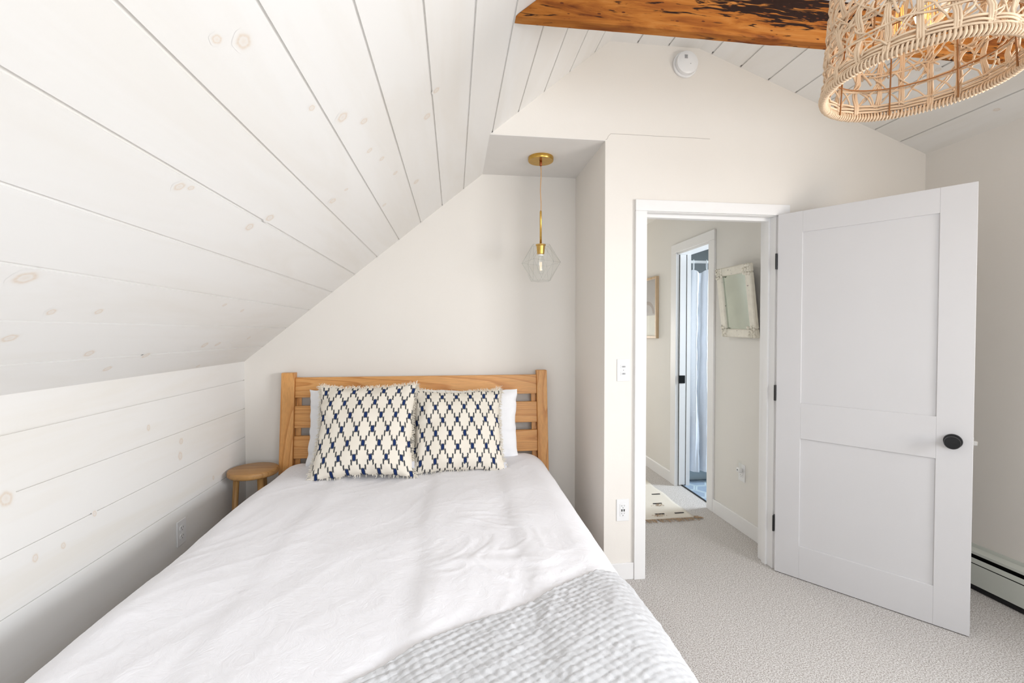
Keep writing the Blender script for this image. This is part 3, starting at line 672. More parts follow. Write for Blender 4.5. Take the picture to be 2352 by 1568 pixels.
# bedding surface: s lateral arc length from the middle line, v arc length from the head
CX = -0.226; AX, RXR = 0.655, 0.145; YF = -2.10; RF = 0.12; YB = -0.150
def fold(s, a, r):
    sg = 1 if s >= 0 else -1; s = abs(s)
    if s <= a: return sg * s, 0.0
    q = (s - a) / r
    if q <= PI / 2: return sg * (a + r * math.sin(q)), r * (1 - math.cos(q))
    return sg * (a + r + 0.06 * (s - a - r * PI / 2)), r + (s - a - r * PI / 2)
def ridged(p): return 1 - abs(noise.noise(p)) * 2
def bed_h(x, y):
    """height of the rumpled duvet above the mattress line"""
    hgt = 0.014 * noise.noise(Vector((x * 2.3, y * 1.6, 1.3))) + 0.006 * noise.noise(Vector((x * 5.5 + 3, y * 4.0, 4.2)))
    # long soft folds running away from the pillows
    w1 = 0.5 + 0.5 * noise.noise(Vector((x * 1.7, y * 1.3, 9.0)))
    q = (x * 0.78 - y * 0.62) * 4.2 + 0.8 * noise.noise(Vector((x * 2, y * 2, 2.0)))
    hgt += 0.011 * w1 * noise.noise(Vector((q, (x * .62 + y * .78) * 0.9, 0.7)))
    hgt += 0.003 * w1 * ridged(Vector((q * 2.6, (x * .62 + y * .78) * 1.4, 4.7))) ** 2
    # shallow packing creases
    for cx_, am in ((-0.11, 0.006), (0.24, 0.006), (-0.62, 0.004)):
        d = x - cx_ - 0.03 * noise.noise(Vector((y * 2.2, cx_, 0)))
        hgt += am * math.tanh(d / 0.03) * math.exp(-(d / 0.14) ** 2)
    hgt += 0.004 * math.exp(-((y + 1.50 + 0.1 * x) / 0.03) ** 2) * max(0, 1 - abs(x - 0.1) / 0.25)
    # small sharp wrinkles, dense on the right-hand middle part
    mk = 0.22 + math.exp(-((x - 0.12) / 0.22) ** 2 - ((y + 1.38) / 0.34) ** 2)
    p = Vector((x * 10 + 2.6 * noise.noise(Vector((x * 4, y * 4, 0))), y * 8 + 2.6 * noise.noise(Vector((x * 3, y * 3, 5))), 3.3))
    hgt += 0.0036 * mk * (max(0, ridged(p)) ** 4)
    hgt += 0.0020 * mk * (max(0, ridged(p * 2.3 + Vector((9, 1, 0)))) ** 4)
    return hgt
ZTOP = 0.592
def bed_pt(s, v, off=0.0, wr=1.0):
    dx, dz = fold(s, AX, RXR)
    if v < 0.05:                       # rolled edge at the head
        t = (0.05 - v) / 0.05; yb = YB + 0.0 + 0.02 * (1 - t); dz2 = 0.05 * t * t
        y = YB - v; dz += dz2
    elif v <= -(YF - YB): y = YB - v
    else:
        f_, d_ = fold(v + (YF - YB), 0.0, RF); y = YF - f_; dz += d_
    x = CX + dx
    edge = max(0.15, 1 - dz / 0.12)
    h_ = bed_h(x, y) * wr * edge
    side = max(0.0, dz - 0.06)
    # hanging cloth ripples
    rip = 0.010 * math.sin(y * 21 + 2 * math.sin(y * 5)) * min(1, side / 0.12)
    sg = 1 if dx >= 0 else -1
    ax = min(1.0, max(0.0, (abs(s) - AX) / (RXR * PI / 2))); k = off
    nxv = math.sin(ax * PI / 2) * sg; nzv = math.cos(ax * PI / 2)
    z = ZTOP - dz + h_ * (nzv * 0.8 + 0.2) + k * nzv
    return (x + nxv * k + (rip * sg if side > 0 else 0) + nxv * h_ * 0.7, y, max(z, 0.17))
def grid_mesh(mb, rows, closed=False):
    R_, N_ = len(rows), len(rows[0]); vs = [p for r in rows for p in r]; fs = []
    for i in range(R_ - 1):
        for j in range(N_ - 1): fs.append((i * N_ + j, i * N_ + j + 1, (i + 1) * N_ + j + 1, (i + 1) * N_ + j))
    return mb.add(vs, fs)
SMAX = AX + RXR * PI / 2 + 0.22; VMAX = -(YF - YB) + RF * PI / 2 + 0.2
m = MB(); NS, NV = 300, 330
grid_mesh(m, [[bed_pt(-SMAX + 2 * SMAX * j / NS, VMAX * i / NV) for j in range(NS + 1)] for i in range(NV + 1)])
duv = m.build('duvet', M_duvet, smooth=True, origin=(CX, -1.15, 0.55))
md = duv.modifiers.new('thickness', 'SOLIDIFY'); md.thickness = 0.012; md.offset = -1
tag(duv, 'rumpled white cotton duvet covering the whole bed', 'duvet')

# quilt folded across the foot of the bed
QE = [(-1.15, -2.42), (-0.9, -2.30), (-0.6, -2.17), (-0.35, -2.06), (-0.201, -1.988), (-0.104, -1.925), (0.03, -1.849), (0.152, -1.791), (0.243, -1.735), (0.355, -1.655), (0.44, -1.612), (0.497, -1.60), (0.60, -1.625), (0.75, -1.66), (1.0, -1.68)]
def interp(tab, x):
    if x <= tab[0][0]: return tab[0][1]
    for (a, b), (c, d) in zip(tab, tab[1:]):
        if x <= c: return b + (d - b) * (x - a) / (c - a)
    return tab[-1][1]
m = MB(); NS2, NV2 = 520, 280; rows = []
S0, S1 = -AX - 0.05, AX + RXR * PI / 2 + 0.24
for i in range(NV2 + 1):
    row = []
    for j in range(NS2 + 1):
        s = S0 + (S1 - S0) * j / NS2; xs = CX + s
        xe = CX + s if s < AX else CX + AX + (s - AX) * 0.8
        ve = -(interp(QE, xe) + 0.012 * math.sin(s * 9) - YB)
        v = ve + (VMAX + 0.02 - ve) * i / NV2
        yy = YB - v
        a = s + 0.012 * noise.noise(Vector((s * 6, yy * 6, 0))); b = yy + 0.014 * noise.noise(Vector((s * 5, yy * 5, 7)))
        # diagonal drape: quilting grid follows the cloth, turned a little on the bed
        g1 = (a * 0.88 + b * 0.47) / 0.0235; g2 = (-a * 0.47 + b * 0.88) / 0.0185
        w1_ = abs(math.sin(g1 * PI)) ** 0.5; w2_ = abs(math.sin(g2 * PI)) ** 0.5
        puff = (0.0040 * w1_ + 0.0022 * w2_) * (0.8 + 0.5 * noise.noise(Vector((a * 60, b * 60, 3))))
        ed = min(1.0, i / 3.0)
        off = 0.004 + (0.010 + puff + 0.008 * noise.noise(Vector((s * 4.2, yy * 3.5, 11)))) * ed
        row.append(bed_pt(s, v, off + 0.004, 1.0))
    rows.append(row)
grid_mesh(m, rows)
q = m.build('quilt', M_quilt, smooth=True, origin=(0.1, -2.0, 0.6))
tag(q, 'pale grey crinkled gauze quilt folded across the foot of the bed', 'quilt')

# ------------------------------------------------------------------ pillows and cushions
def cushion_mesh(W, H, T_, n=46, ear=0.05, seed=0, wr=0.006, flat_bottom=0.0, uvo=(0, 0), skew=0.0):
    mb = MB(); mb.uv = []
    def pt(u, v, sgn):
        x = W / 2 * u * (1 - ear * (1 - v * v) * abs(u) ** 2); z = H / 2 * v * (1 - ear * (1 - u * u) * abs(v) ** 2)
        e = max(0.0, (1 - abs(u) ** 2.6)) ** 0.55 * max(0.0, (1 - abs(v) ** 2.6)) ** 0.55
        y = sgn * T_ / 2 * e * (1 - 0.22 * v)
        k = wr * noise.noise(Vector((u * 2.6 + seed, v * 2.6, sgn * 3.1 + seed))) * min(1, e * 2)
        rr = max(abs(u), abs(v)); k += wr * 0.9 * noise.noise(Vector((u * 7 + seed, v * 7, seed * 2.0))) * (rr ** 4)
        x += 0.006 * noise.noise(Vector((v * 5, seed, sgn * .2 * e))) * abs(u); z += 0.006 * noise.noise(Vector((u * 5, seed + 4, .2))) * abs(v)
        return (x + skew * z, y + k, z)
    for sgn in (-1, 1):
        rows = []
        for i in range(n + 1):
            r = []
            for j in range(n + 1):
                u, v = -1 + 2 * j / n, -1 + 2 * i / n
                u, v = math.sin(u * PI / 2) * 0.35 + u * 0.65, math.sin(v * PI / 2) * 0.35 + v * 0.65
                r.append(pt(u, v, sgn)); mb.uv.append((W / 2 * u + uvo[0] + 5, H / 2 * v + uvo[1] + 5))
            if sgn > 0: r = r
            rows.append(r)
        o = len(mb.v); vs = [p for r in rows for p in r]; fs = []
        for i in range(n):
            for j in range(n):
                f = (i * (n + 1) + j, i * (n + 1) + j + 1, (i + 1) * (n + 1) + j + 1, (i + 1) * (n + 1) + j)
                fs.append(f if sgn < 0 else f[::-1])
        mb.add(vs, fs)
    return mb, pt
def place(o, base, tilt, rz, roll, H):
    """base: middle of the bottom edge"""
    o.matrix_world = T(*base) @ RZ(rz) @ RX(tilt) @ RY(roll) @ T(0, 0, H / 2)
def pillow(base, tilt, rz, roll, W, H, T_, seed, label):
    mb, _ = cushion_mesh(W, H, T_, seed=seed, ear=0.045, wr=0.012, n=60)
    o = mb.build('pillow', M_pillow, smooth=True); place(o, base, tilt, rz, roll, H); tag(o, label, 'pillow', 'white bed pillows')
pillow((-0.545, -0.250, 0.585), -10, 0, 0.5, 0.625, 0.445, 0.15, 3.1, 'white pillow mostly hidden behind the left patterned cushion')
pillow((0.078, -0.250, 0.590), -10, 1, 0.8, 0.625, 0.430, 0.15, 8.4, 'white pillow sticking out behind the right patterned cushion')
def cushion(base, tilt, rz, roll, W, H, T_, seed, label, uvo):
    mb, pt = cushion_mesh(W, H, T_, seed=seed, ear=0.085, wr=0.012, n=60, uvo=uvo)
    root = thing('throw_cushion', label, 'cushion', group='ikat throw cushions')
    place(root, base, tilt, rz, roll, H)
    c = mb.build('cover', M_ikat, root, smooth=True)
    # frayed fringe round the seam
    f = MB(); rnd = random.Random(int(seed * 10))
    N = 240
    for side in range(4):
        for i in range(N):
            a = -1 + 2 * (i + rnd.random()) / N
            u, v = ((a, 1), (1, a), (a, -1), (-1, a))[side]; p = Vector(pt(u, v, 1)); p.y *= 0.2
            out = Vector(((0, 0, 1), (1, 0, 0), (0, 0, -1), (-1, 0, 0))[side])
            if side == 2 and rnd.random() < 0.75: continue
            L = rnd.uniform(0.007, 0.021) * (1.25 if abs(a) > 0.85 else 1)
            al = Vector((1, 0, 0)) if side in (0, 2) else Vector((0, 0, 1))
            d = (out + al * rnd.uniform(-0.6, 0.6) + Vector((0, rnd.uniform(-0.7, 0.5), 0))).normalized()
            q0 = p - out * 0.004; q1 = p + d * L * 0.6; q2 = p + (d + Vector((0, 0, -0.25)) + al * rnd.uniform(-.3, .3)).normalized() * L
            f.tube([q0, q1, q2], [0.0016, 0.0014, 0.0007], 3)
    f.build('fringe', M_fringe, root)['kind'] = 'stuff'
    return root
cl = cushion((-0.478, -0.572, 0.603), -26, -2, -0.8, 0.535, 0.520, 0.17, 1.7, 'left cream ikat throw cushion with navy and black diamonds leaning on pillows', (0.012, 0.02))
cr2 = cushion((0.024, -0.515, 0.597), -27, 3, 0.6, 0.520, 0.485, 0.17, 5.2, 'right cream ikat throw cushion, slightly lower, beside the protruding white pillow', (0.03, 0.045))
# sewn-in satin tag on the right cushion
m = MB(); m.box(0.245, 0.268, -0.006, -0.004, -0.235, -0.195); o = m.build('tag', M_tag, cr2); o['label'] = 'small grey care tag'
m = MB(); m.box(0.250, 0.268, -0.006, -0.004, -0.215, -0.18); o = m.build('tag', M_tag, cl); o['label'] = 'small grey care tag'

# ------------------------------------------------------------------ stool
stl = thing('stool', 'small round wooden stool between the bed and the boarded wall', 'stool', (-1.148, -0.235, 0))
m = MB(); m.lathe([(0.0, 0.552), (0.125, 0.552), (0.130, 0.557), (0.132, 0.563), (0.132, 0.577), (0.130, 0.583), (0.124, 0.586), (0.0, 0.586)], 56)
smooth_by_angle(m.build('seat', M_stool, stl), 50)
for a in (75, 195, 315):
    ca, sa = math.cos(math.radians(a)), math.sin(math.radians(a)); m = MB()
    m.tube([(0.085 * ca, 0.085 * sa, 0.553), (0.115 * ca, 0.115 * sa, 0.0)], [0.016, 0.014], 16); m.build('leg', M_stool_leg, stl, smooth=True)
m = MB()
P3 = [(0.098 * math.cos(math.radians(a)), 0.098 * math.sin(math.radians(a)), 0.25) for a in (75, 195, 315)]
for i in range(3): m.tube([P3[i], P3[(i + 1) % 3]], 0.008, 10)
m.build('stretcher', M_stool_leg, stl, smooth=True)

# ------------------------------------------------------------------ alcove pendant
pn = thing('pendant_lamp', 'brass pendant lamp with faceted clear glass shade hanging in the alcove', 'lamp', (0.514, -0.330, ZA))
m = MB(); m.lathe([(0.0, 0.0), (0.074, 0.0), (0.075, -0.003), (0.075, -0.020), (0.073, -0.023), (0.0, -0.023)], 56); smooth_by_angle(fix_normals(m.build('canopy', M_brass, pn)), 50)
m = MB(); m.lathe([(0.0, -0.022), (0.007, -0.023), (0.008, -0.030), (0.0075, -0.048), (0.003, -0.052), (0.0, -0.052)], 16)
fix_normals(m.build('strain_relief', simple('dark_copper', (0.28, 0.08, 0.03), 0.35, metal=0.8), pn, smooth=True))
m = MB(); m.tube([(0.0018 * math.sin(t * 9), 0, -0.05 - 0.268 * t) for t in [i / 14 for i in range(15)]], 0.0026, 8); m.build('cord', M_cordm, pn, smooth=True)
m = MB(); m.tube([(0, 0, -0.314), (0, 0, -0.320), (0, 0, -0.326), (0, 0, -0.516)], [0.0045, 0.006, 0.0062, 0.0062], 16); m.build('stem', M_brass, pn, smooth=True)
m = MB(); m.lathe([(0.0, -0.512), (0.030, -0.514), (0.030, -0.520), (0.0255, -0.523), (0.0215, -0.570), (0.017, -0.573), (0.0, -0.573)], 32); smooth_by_angle(fix_normals(m.build('socket', M_brass, pn)), 40)
m = MB(); m.lathe([(0.0, -0.573), (0.0165, -0.573), (0.0165, -0.582), (0.0, -0.582)], 24); fix_normals(m.build('socket_ring', M_plastic, pn))
ZG0, ZG1 = -0.517, -0.730
def ring(n, r, z, ph, wob=()):
    return [((r + (wob[i % len(wob)] if wob else 0)) * math.cos(math.radians(ph) + 2 * PI * i / n), (r + (wob[i % len(wob)] if wob else 0)) * math.sin(math.radians(ph) + 2 * PI * i / n), z[i % len(z)] if isinstance(z, (list, tuple)) else z) for i in range(n)]
n5 = 6
top = ring(n5, 0.056, ZG0, -30); mid = ring(n5, 0.117, [-0.615, -0.628], 0, (0.004, -0.004)); bot = ring(n5, 0.060, ZG1, -30)
m = MB(); vs = top + mid + bot; fs = []; ed = []
for i in range(n5):
    j = (i + 1) % n5
    fs += [(i, j, n5 + i), (n5 + i, j, n5 + j), (2 * n5 + i, n5 + i, 2 * n5 + j), (n5 + i, n5 + j, 2 * n5 + j)]
    ed += [(i, j), (n5 + i, n5 + j), (2 * n5 + i, 2 * n5 + j), (i, n5 + i), (j, n5 + i), (n5 + i, 2 * n5 + i), (n5 + i, 2 * n5 + j)]
m.add(vs, fs); m.add(bot, [tuple(range(n5))])
gs = m.build('glass_shade', M_glass, pn)
m = MB()
for a, b in ed: m.tube([vs[a], vs[b]], 0.0005, 5)
m.build('glass_seam', M_glass_edge, gs)
m = MB(); m.lathe([(0.0, -0.690), (0.010, -0.688), (0.0175, -0.680), (0.020, -0.668), (0.020, -0.625), (0.016, -0.605), (0.013, -0.590), (0.013, -0.582)], 28, cap=False)
bl = m.build('bulb', M_glass, pn, smooth=True)
m = MB()
for k in range(4):
    a = PI / 2 * k + .4; m.tube([(0.006 * math.cos(a), 0.006 * math.sin(a), -0.618), (0.0045 * math.cos(a), 0.0045 * math.sin(a), -0.668)], 0.0020, 6)
m.build('filament', M_filament_p, bl)

# ------------------------------------------------------------------ woven basket lamp in the foreground
LX, LY, LZ = 1.096, -2.045, 1.957
bk = thing('basket_lamp', 'large woven seagrass drum lampshade hanging from the ridge near the viewer', 'lamp', (LX, LY, LZ))
rr_ = random.Random(11); HD = 0.30
def brad(z):       # radius of the basket wall at height z
    t = z / HD
    return 0.187 - 0.020 * t - (0.10 * max(0, t - 0.86) / 0.14 if t > 0.86 else 0)
def bpt(a, z, dr=0.0): r = brad(z) + dr; return (r * math.cos(a), r * math.sin(a), z)
weave = MB()
def strand(p0, p1, k, n=14, r=0.0026, wob=0.004, bundle=2, spread=0.0042, amp=0.0055, ph=None):
    """a bundle of twisted grass cords between two (angle, height) points on the wall"""
    ph = rr_.uniform(0, 6) if ph is None else ph
    for b in range(bundle):
        ws = rr_.uniform(0, 9); pts = []
        ob = (b - (bundle - 1) / 2) * spread
        L = math.hypot((p1[0] - p0[0]) * 0.18, p1[1] - p0[1]) + 1e-6
        na, nz = -(p1[1] - p0[1]) / L / 0.18, (p1[0] - p0[0]) * 0.18 / L
        for i in range(n + 1):
            t = i / n; a = p0[0] + (p1[0] - p0[0]) * t; z = p0[1] + (p1[1] - p0[1]) * t
            w_ = wob * noise.noise(Vector((t * 5 + ws, k * 1.3, b)))
            a += na * (ob + w_); z += nz * (ob + w_)
            dr = amp * math.sin(t * PI * k + ph) + 0.0015 * noise.noise(Vector((t * 7, ws, 3)))
            pts.append(bpt(a, max(0.002, min(HD, z)), dr))
        weave.tube(pts, [r * (0.8 + 0.4 * abs(noise.noise(Vector((i * 0.6, ws, 1))))) for i in range(n + 1)], 5)
NS_ = 21
for i in range(NS_):
    a = 2 * PI * i / NS_ + rr_.uniform(-0.02, 0.02)
    strand((a, 0.003), (a + rr_.uniform(-0.03, 0.03), HD), 7, 18, 0.0030, 0.003, 3, 0.0042)
for z in (0.020, 0.028, 0.036):
    for b in range(2):
        ws = rr_.uniform(0, 9)
        pts = [bpt(2 * PI * i / 120, z + 0.003 * noise.noise(Vector((i * 0.15, ws, 0))), 0.005 * math.sin(i / 120 * NS_ * PI + b * PI)) for i in range(120)]
        weave.tube(pts, 0.0028, 5, closed=True)
for z in (0.075, 0.118, 0.160, 0.205, 0.250, 0.285):
    for b in range(2):
        ws = rr_.uniform(0, 9)
        pts = [bpt(2 * PI * i / 120, z + (b - .5) * 0.0055 + 0.007 * noise.noise(Vector((math.cos(2 * PI * i / 120) * 3, math.sin(2 * PI * i / 120) * 3, ws))), 0.005 * math.sin(i / 120 * NS_ * PI + b * PI)) for i in range(120)]
        weave.tube(pts, 0.0026, 5, closed=True)
for i in range(NS_):        # diagonals in both directions
    a = 2 * PI * i / NS_
    for sg in (1, -1):
        strand((a + rr_.uniform(-.05, .05), 0.030), (a + sg * (0.52 + rr_.uniform(-.12, .12)), 0.15 + rr_.uniform(-.015, .015)), 4, 14, 0.0024, 0.009, rr_.choice((1, 1, 2)))
        strand((a + 0.13 + rr_.uniform(-.05, .05), 0.11), (a + 0.13 + sg * (0.75 + rr_.uniform(-.12, .12)), HD - 0.02), 5, 16, 0.0024, 0.009, rr_.choice((1, 1, 2)))
    if i % 2 == 0: strand((a + 0.1, 0.09), (a + 0.1 + rr_.choice((1, -1)) * rr_.uniform(.4, .9), 0.26), 3, 12, 0.0032, 0.010, 1)
weave.build('woven_shade', M_rattan, bk, smooth=True)
m = MB()          # coiled rim
R0_ = 0.187; turns = 150; per = 9
m.tube([(R0_ * math.cos(2 * PI * i / 96), R0_ * math.sin(2 * PI * i / 96), 0.006) for i in range(96)], 0.0055, 8, closed=True)
pts = []
for i in range(turns * per):
    a = 2 * PI * i / (turns * per); th_ = 2 * PI * i / per; w_ = 1 + 0.12 * noise.noise(Vector((a * 20, 0, 0)))
    rr = R0_ + 0.0075 * w_ * math.cos(th_); pts.append((rr * math.cos(a), rr * math.sin(a), 0.0075 + 0.0095 * w_ * math.sin(th_)))
m.tube(pts, 0.0026, 5, closed=True); m.build('coiled_rim', M_rattan, bk, smooth=True)
m = MB()          # wire frame inside
for i in range(8):
    a = 2 * PI * i / 8 + 0.27; m.tube([((R0_ - 0.011) * math.cos(a), (R0_ - 0.011) * math.sin(a), 0.004), ((R0_ - 0.011) * math.cos(a) * .92, (R0_ - 0.011) * math.sin(a) * .92, 0.25), (0.05 * math.cos(a), 0.05 * math.sin(a), HD)], 0.0019, 6)
for z, r in ((0.075, R0_ - 0.014), (HD, 0.05)): m.tube([(r * math.cos(2 * PI * i / 64), r * math.sin(2 * PI * i / 64), z) for i in range(64)], 0.0016, 6, closed=True)
m.build('wire_frame', M_rattan_frame, bk, smooth=True)
m = MB(); m.tube([(0, 0, HD - 0.03), (0, 0, ZC - LZ - 0.02)], 0.003, 8); m.build('cord', M_cordm, bk)
m = MB(); m.lathe([(0.0, ZC - LZ), (0.06, ZC - LZ), (0.06, ZC - LZ - 0.02), (0.0, ZC - LZ - 0.025)], 32); fix_normals(m.build('canopy', M_brass, bk))
m = MB(); m.lathe([(0, 0.285), (0.022, 0.285), (0.022, 0.245), (0.05, 0.240), (0.05, 0.232), (0, 0.228)], 24); fix_normals(m.build('lamp_holder', M_brass, bk))
for k, a in enumerate((20, 140, 260)):
    bx_, by_ = 0.036 * math.cos(math.radians(a)), 0.036 * math.sin(math.radians(a))
    m = MB(); m.lathe([(0.0, 0.118), (0.018, 0.121), (0.030, 0.135), (0.0315, 0.155), (0.026, 0.180), (0.015, 0.205), (0.013, 0.230)], 24, T(bx_, by_, 0), cap=False); b0 = m.build('bulb', M_glass, bk, smooth=True)
    m = MB()
    for q in range(4):
        t = PI / 2 * q + .3; m.tube([(bx_ + .010 * math.cos(t), by_ + .010 * math.sin(t), 0.135), (bx_ + .006 * math.cos(t), by_ + .006 * math.sin(t), 0.195)], 0.0013, 6)
    m.build('filament', M_filament, b0)
pl = bpy.data.lights.new('basket_lamp_glow', 'POINT'); pl.energy = 0.35; pl.color = (1.0, 0.72, 0.45); pl.shadow_soft_size = 0.03
po = bpy.data.objects.new('basket_lamp_glow', pl); C.objects.link(po); po.location = (0, 0, 0.165); po.parent = bk

# ------------------------------------------------------------------ wall devices
def plate(mb, w_=0.072, h_=0.118, t_=0.005): mb.box(-w_ / 2, w_ / 2, -t_, 0, -h_ / 2, h_ / 2, bev=0.0018)
def receptacle(mb, zc, w_=0.034, h_=0.029):
    n = 24; pts = []
    for i in range(n):
        a = 2 * PI * i / n; pts.append((max(-w_ / 2, min(w_ / 2, w_ / 2 * 1.08 * math.cos(a))), h_ / 2 * max(-0.93, min(0.93, math.sin(a) * 1.05)) + zc))
    mb.prism(pts, 1, -0.0072, -0.004)
def outlet_slots(mb, zc):
    mb.box(-0.0085, -0.0062, -0.0075, -0.006, zc - 0.001, zc + 0.008); mb.box(0.0062, 0.0085, -0.0075, -0.006, zc, zc + 0.007)
    mb.tube([(0, -0.0075, zc - 0.008), (0, -0.006, zc - 0.008)], 0.0025, 10)
def duplex(loc, rz, label, group):
    t = thing('wall_outlet', label, 'outlet', loc, math.radians(rz), group)
    m = MB(); plate(m); m.build('cover_plate', M_plastic, t)
    for zc in (0.0195, -0.0195):
        m = MB(); receptacle(m, zc); r = fix_normals(m.build('socket', M_plastic, t)); m = MB(); outlet_slots(m, zc); m.build('slots', M_slot, r)
    m = MB(); m.tube([(0, -0.0062, 0), (0, -0.0045, 0)], 0.003, 12); m.build('screw', M_plastic, t)
    return t
duplex((XL, -0.683, 0.420), 90, 'white duplex outlet on the boarded knee wall beside the bed', 'duplex outlets')
duplex((XH, -0.127, 0.404), -90, 'white duplex outlet on the hall wall with a night light plugged in', 'duplex outlets')
nl = thing('night_light', 'small clear plug-in night light in the hall outlet', 'night light', (XH - 0.0076, -0.127, 0.425), -PI / 2)
m = MB(); m.box(-0.017, 0.017, -0.028, 0, -0.017, 0.014, bev=0.005); m.build('plug_body', M_plastic, nl)
m = MB(); m.tube([(0.0, -0.028, 0), (0.0, -0.030, 0)], 0.004, 12); m.build('sensor', M_slot, nl)
m = MB(); m.box(-0.022, 0.022, -0.016, -0.012, 0.015, 0.062, bev=0.0015); m.build('clear_lens', M_glass, nl)

sw = thing('light_switch', 'white plate with two stacked switches left of the door casing', 'light switch', (0.922, -DF, 1.160))
m = MB(); plate(m, 0.072, 0.122); m.build('cover_plate', M_plastic, sw)
for zc in (0.0195, -0.0195):
    m = MB(); receptacle(m, zc); r = fix_normals(m.build('switch', M_plastic, sw)); m = MB(); m.box(-0.010, 0.010, -0.0082, -0.0068, zc - 0.0045, zc + 0.0045); m.box(0.000, 0.009, -0.012, -0.0068, zc - 0.003, zc + 0.003); q = m.build('toggle', M_slotg, r); q['label'] = 'grey toggle'
m = MB(); m.tube([(0, -0.0062, 0), (0, -0.0045, 0)], 0.003, 12); m.build('screw', M_slotg, sw)

us = thing('usb_outlet', 'white outlet with two black USB ports low on the door wall', 'outlet', (0.922, -DF, 0.386))
m = MB(); plate(m, 0.072, 0.122); m.build('cover_plate', M_plastic, us)
m = MB(); m.box(-0.017, 0.017, -0.0075, -0.004, -0.034, 0.034, bev=0.001); ib = m.build('socket_insert', M_plastic, us)
for zc in (0.022, -0.020):
    m = MB(); outlet_slots(m, zc); m.build('slots', M_slot, ib)
for x in (-0.0065, 0.0065):
    m = MB(); m.box(x - 0.0032, x + 0.0032, -0.0082, -0.007, -0.0065, 0.0065); q = m.build('usb_port', M_black, ib); q['label'] = 'black USB port'

sd = thing('smoke_detector', 'round white smoke detector high on the gable wall under the beam', 'smoke detector', (1.266, -DF, 2.838))
m = MB(); m.lathe([(0.0, 0.0), (0.068, 0.0), (0.070, 0.004), (0.070, 0.012), (0.066, 0.016), (0.0, 0.016)], 48, RX(90)); smooth_by_angle(fix_normals(m.build('base', M_plastic, sd)), 40)
m = MB(); m.lathe([(0.0, 0.016), (0.060, 0.016), (0.062, 0.020), (0.060, 0.036), (0.050, 0.043), (0.020, 0.046), (0.0, 0.046)], 48, RX(90)); smooth_by_angle(fix_normals(m.build('body', M_plastic, sd)), 40)
m = MB()
for i in range(5): m.box(-0.022, -0.006, -0.0485, -0.044, 0.012 + i * 0.0042, 0.0143 + i * 0.0042)
m.build('vent_grille', M_slotg, sd)
m = MB(); m.tube([(0.012, -0.047, -0.014), (0.012, -0.0445, -0.014)], 0.0025, 10); m.build('indicator', M_slotg, sd)

# ------------------------------------------------------------------ hall: tilted mirror, framed print, rug
mr = thing('wall_mirror', 'distressed cream framed mirror tilting forward on the hall wall', 'mirror')
Wm, Hm = 0.375, 0.485
# local: x width (towards the bedroom = +x), y thickness out of the wall is -y, z up
mr.matrix_world = T(XH - 0.012, -0.130, 1.335) @ RZ(-90) @ RX(7.5) @ RY(1.2)
m = MB(); fw = 0.058
for x0_, x1_, z0_, z1_ in ((-Wm / 2, Wm / 2, 0, fw), (-Wm / 2, Wm / 2, Hm - fw, Hm), (-Wm / 2, -Wm / 2 + fw, fw, Hm - fw), (Wm / 2 - fw, Wm / 2, fw, Hm - fw)):
    m.box(x0_, x1_, -0.030, 0, z0_, z1_, bev=0.006)
m.build('frame', M_mframe, mr)
rk = random.Random(3)
for cx_, cz_ in ((-Wm / 2, 0), (Wm / 2, 0), (-Wm / 2, Hm), (Wm / 2, Hm)):
    sx_, sz_ = (1 if cx_ < 0 else -1), (1 if cz_ == 0 else -1); m = MB()
    for k in range(9):
        px, pz = cx_ + sx_ * (0.012 + 0.055 * (k % 3) / 2 * rk.uniform(.7, 1.1)), cz_ + sz_ * (0.012 + 0.055 * (k // 3) / 2 * rk.uniform(.7, 1.1))
        m.lathe([(0.0, 0.0), (0.012, 0.001), (0.010, 0.005), (0.004, 0.009), (0.0, 0.010)], 10, T(px, -0.029, pz) @ RX(90) @ Matrix.Scale(rk.uniform(.7, 1.3), 4, (1, 0, 0)))
    fix_normals(m.build('corner_ornament', M_mframe, mr, smooth=True))
m = MB(); m.box(-Wm / 2 + fw - 0.005, Wm / 2 - fw + 0.005, -0.015, -0.010, fw - 0.005, Hm - fw + 0.005); q = m.build('mirror_glass', M_mirror, mr); q['label'] = 'greenish silvered glass'
m = MB(); m.box(-Wm / 2 + 0.02, Wm / 2 - 0.02, -0.009, 0.002, 0.02, Hm - 0.02); m.build('backing', M_dark, mr)

pf = thing('picture_frame', 'light oak framed print further down the hall wall', 'picture', (XH, 1.43, 1.609), -PI / 2)
m = MB(); a, b_ = 0.26, 0.300
for x0_, x1_, z0_, z1_ in ((-a, a, -b_, -b_ + 0.022), (-a, a, b_ - 0.022, b_), (-a, -a + 0.022, -b_ + 0.022, b_ - 0.022), (a - 0.022, a, -b_ + 0.022, b_ - 0.022)):
    m.box(x0_, x1_, -0.03, 0, z0_, z1_, bev=0.0015)
m.build('frame', M_oakframe, pf)
m = MB(); m.cur = 0; m.box(-a + .02, a - .02, -0.012, -0.006, -b_ + .02, b_ - .02)  # lower third left pale as a painted glass reflection
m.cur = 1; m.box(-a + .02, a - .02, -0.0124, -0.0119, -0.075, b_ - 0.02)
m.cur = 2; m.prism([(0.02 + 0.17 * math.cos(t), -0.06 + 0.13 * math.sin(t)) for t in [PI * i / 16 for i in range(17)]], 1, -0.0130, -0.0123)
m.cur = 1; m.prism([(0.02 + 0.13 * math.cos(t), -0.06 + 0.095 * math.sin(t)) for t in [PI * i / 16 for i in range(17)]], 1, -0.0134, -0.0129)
m.build('print', [M_paper_glare, M_paper_mid, M_paper_lo], pf)
m = MB(); m.box(-a + .02, a - .02, -0.020, -0.018, -b_ + .02, b_ - .02); m.build('glazing', M_glass, pf)

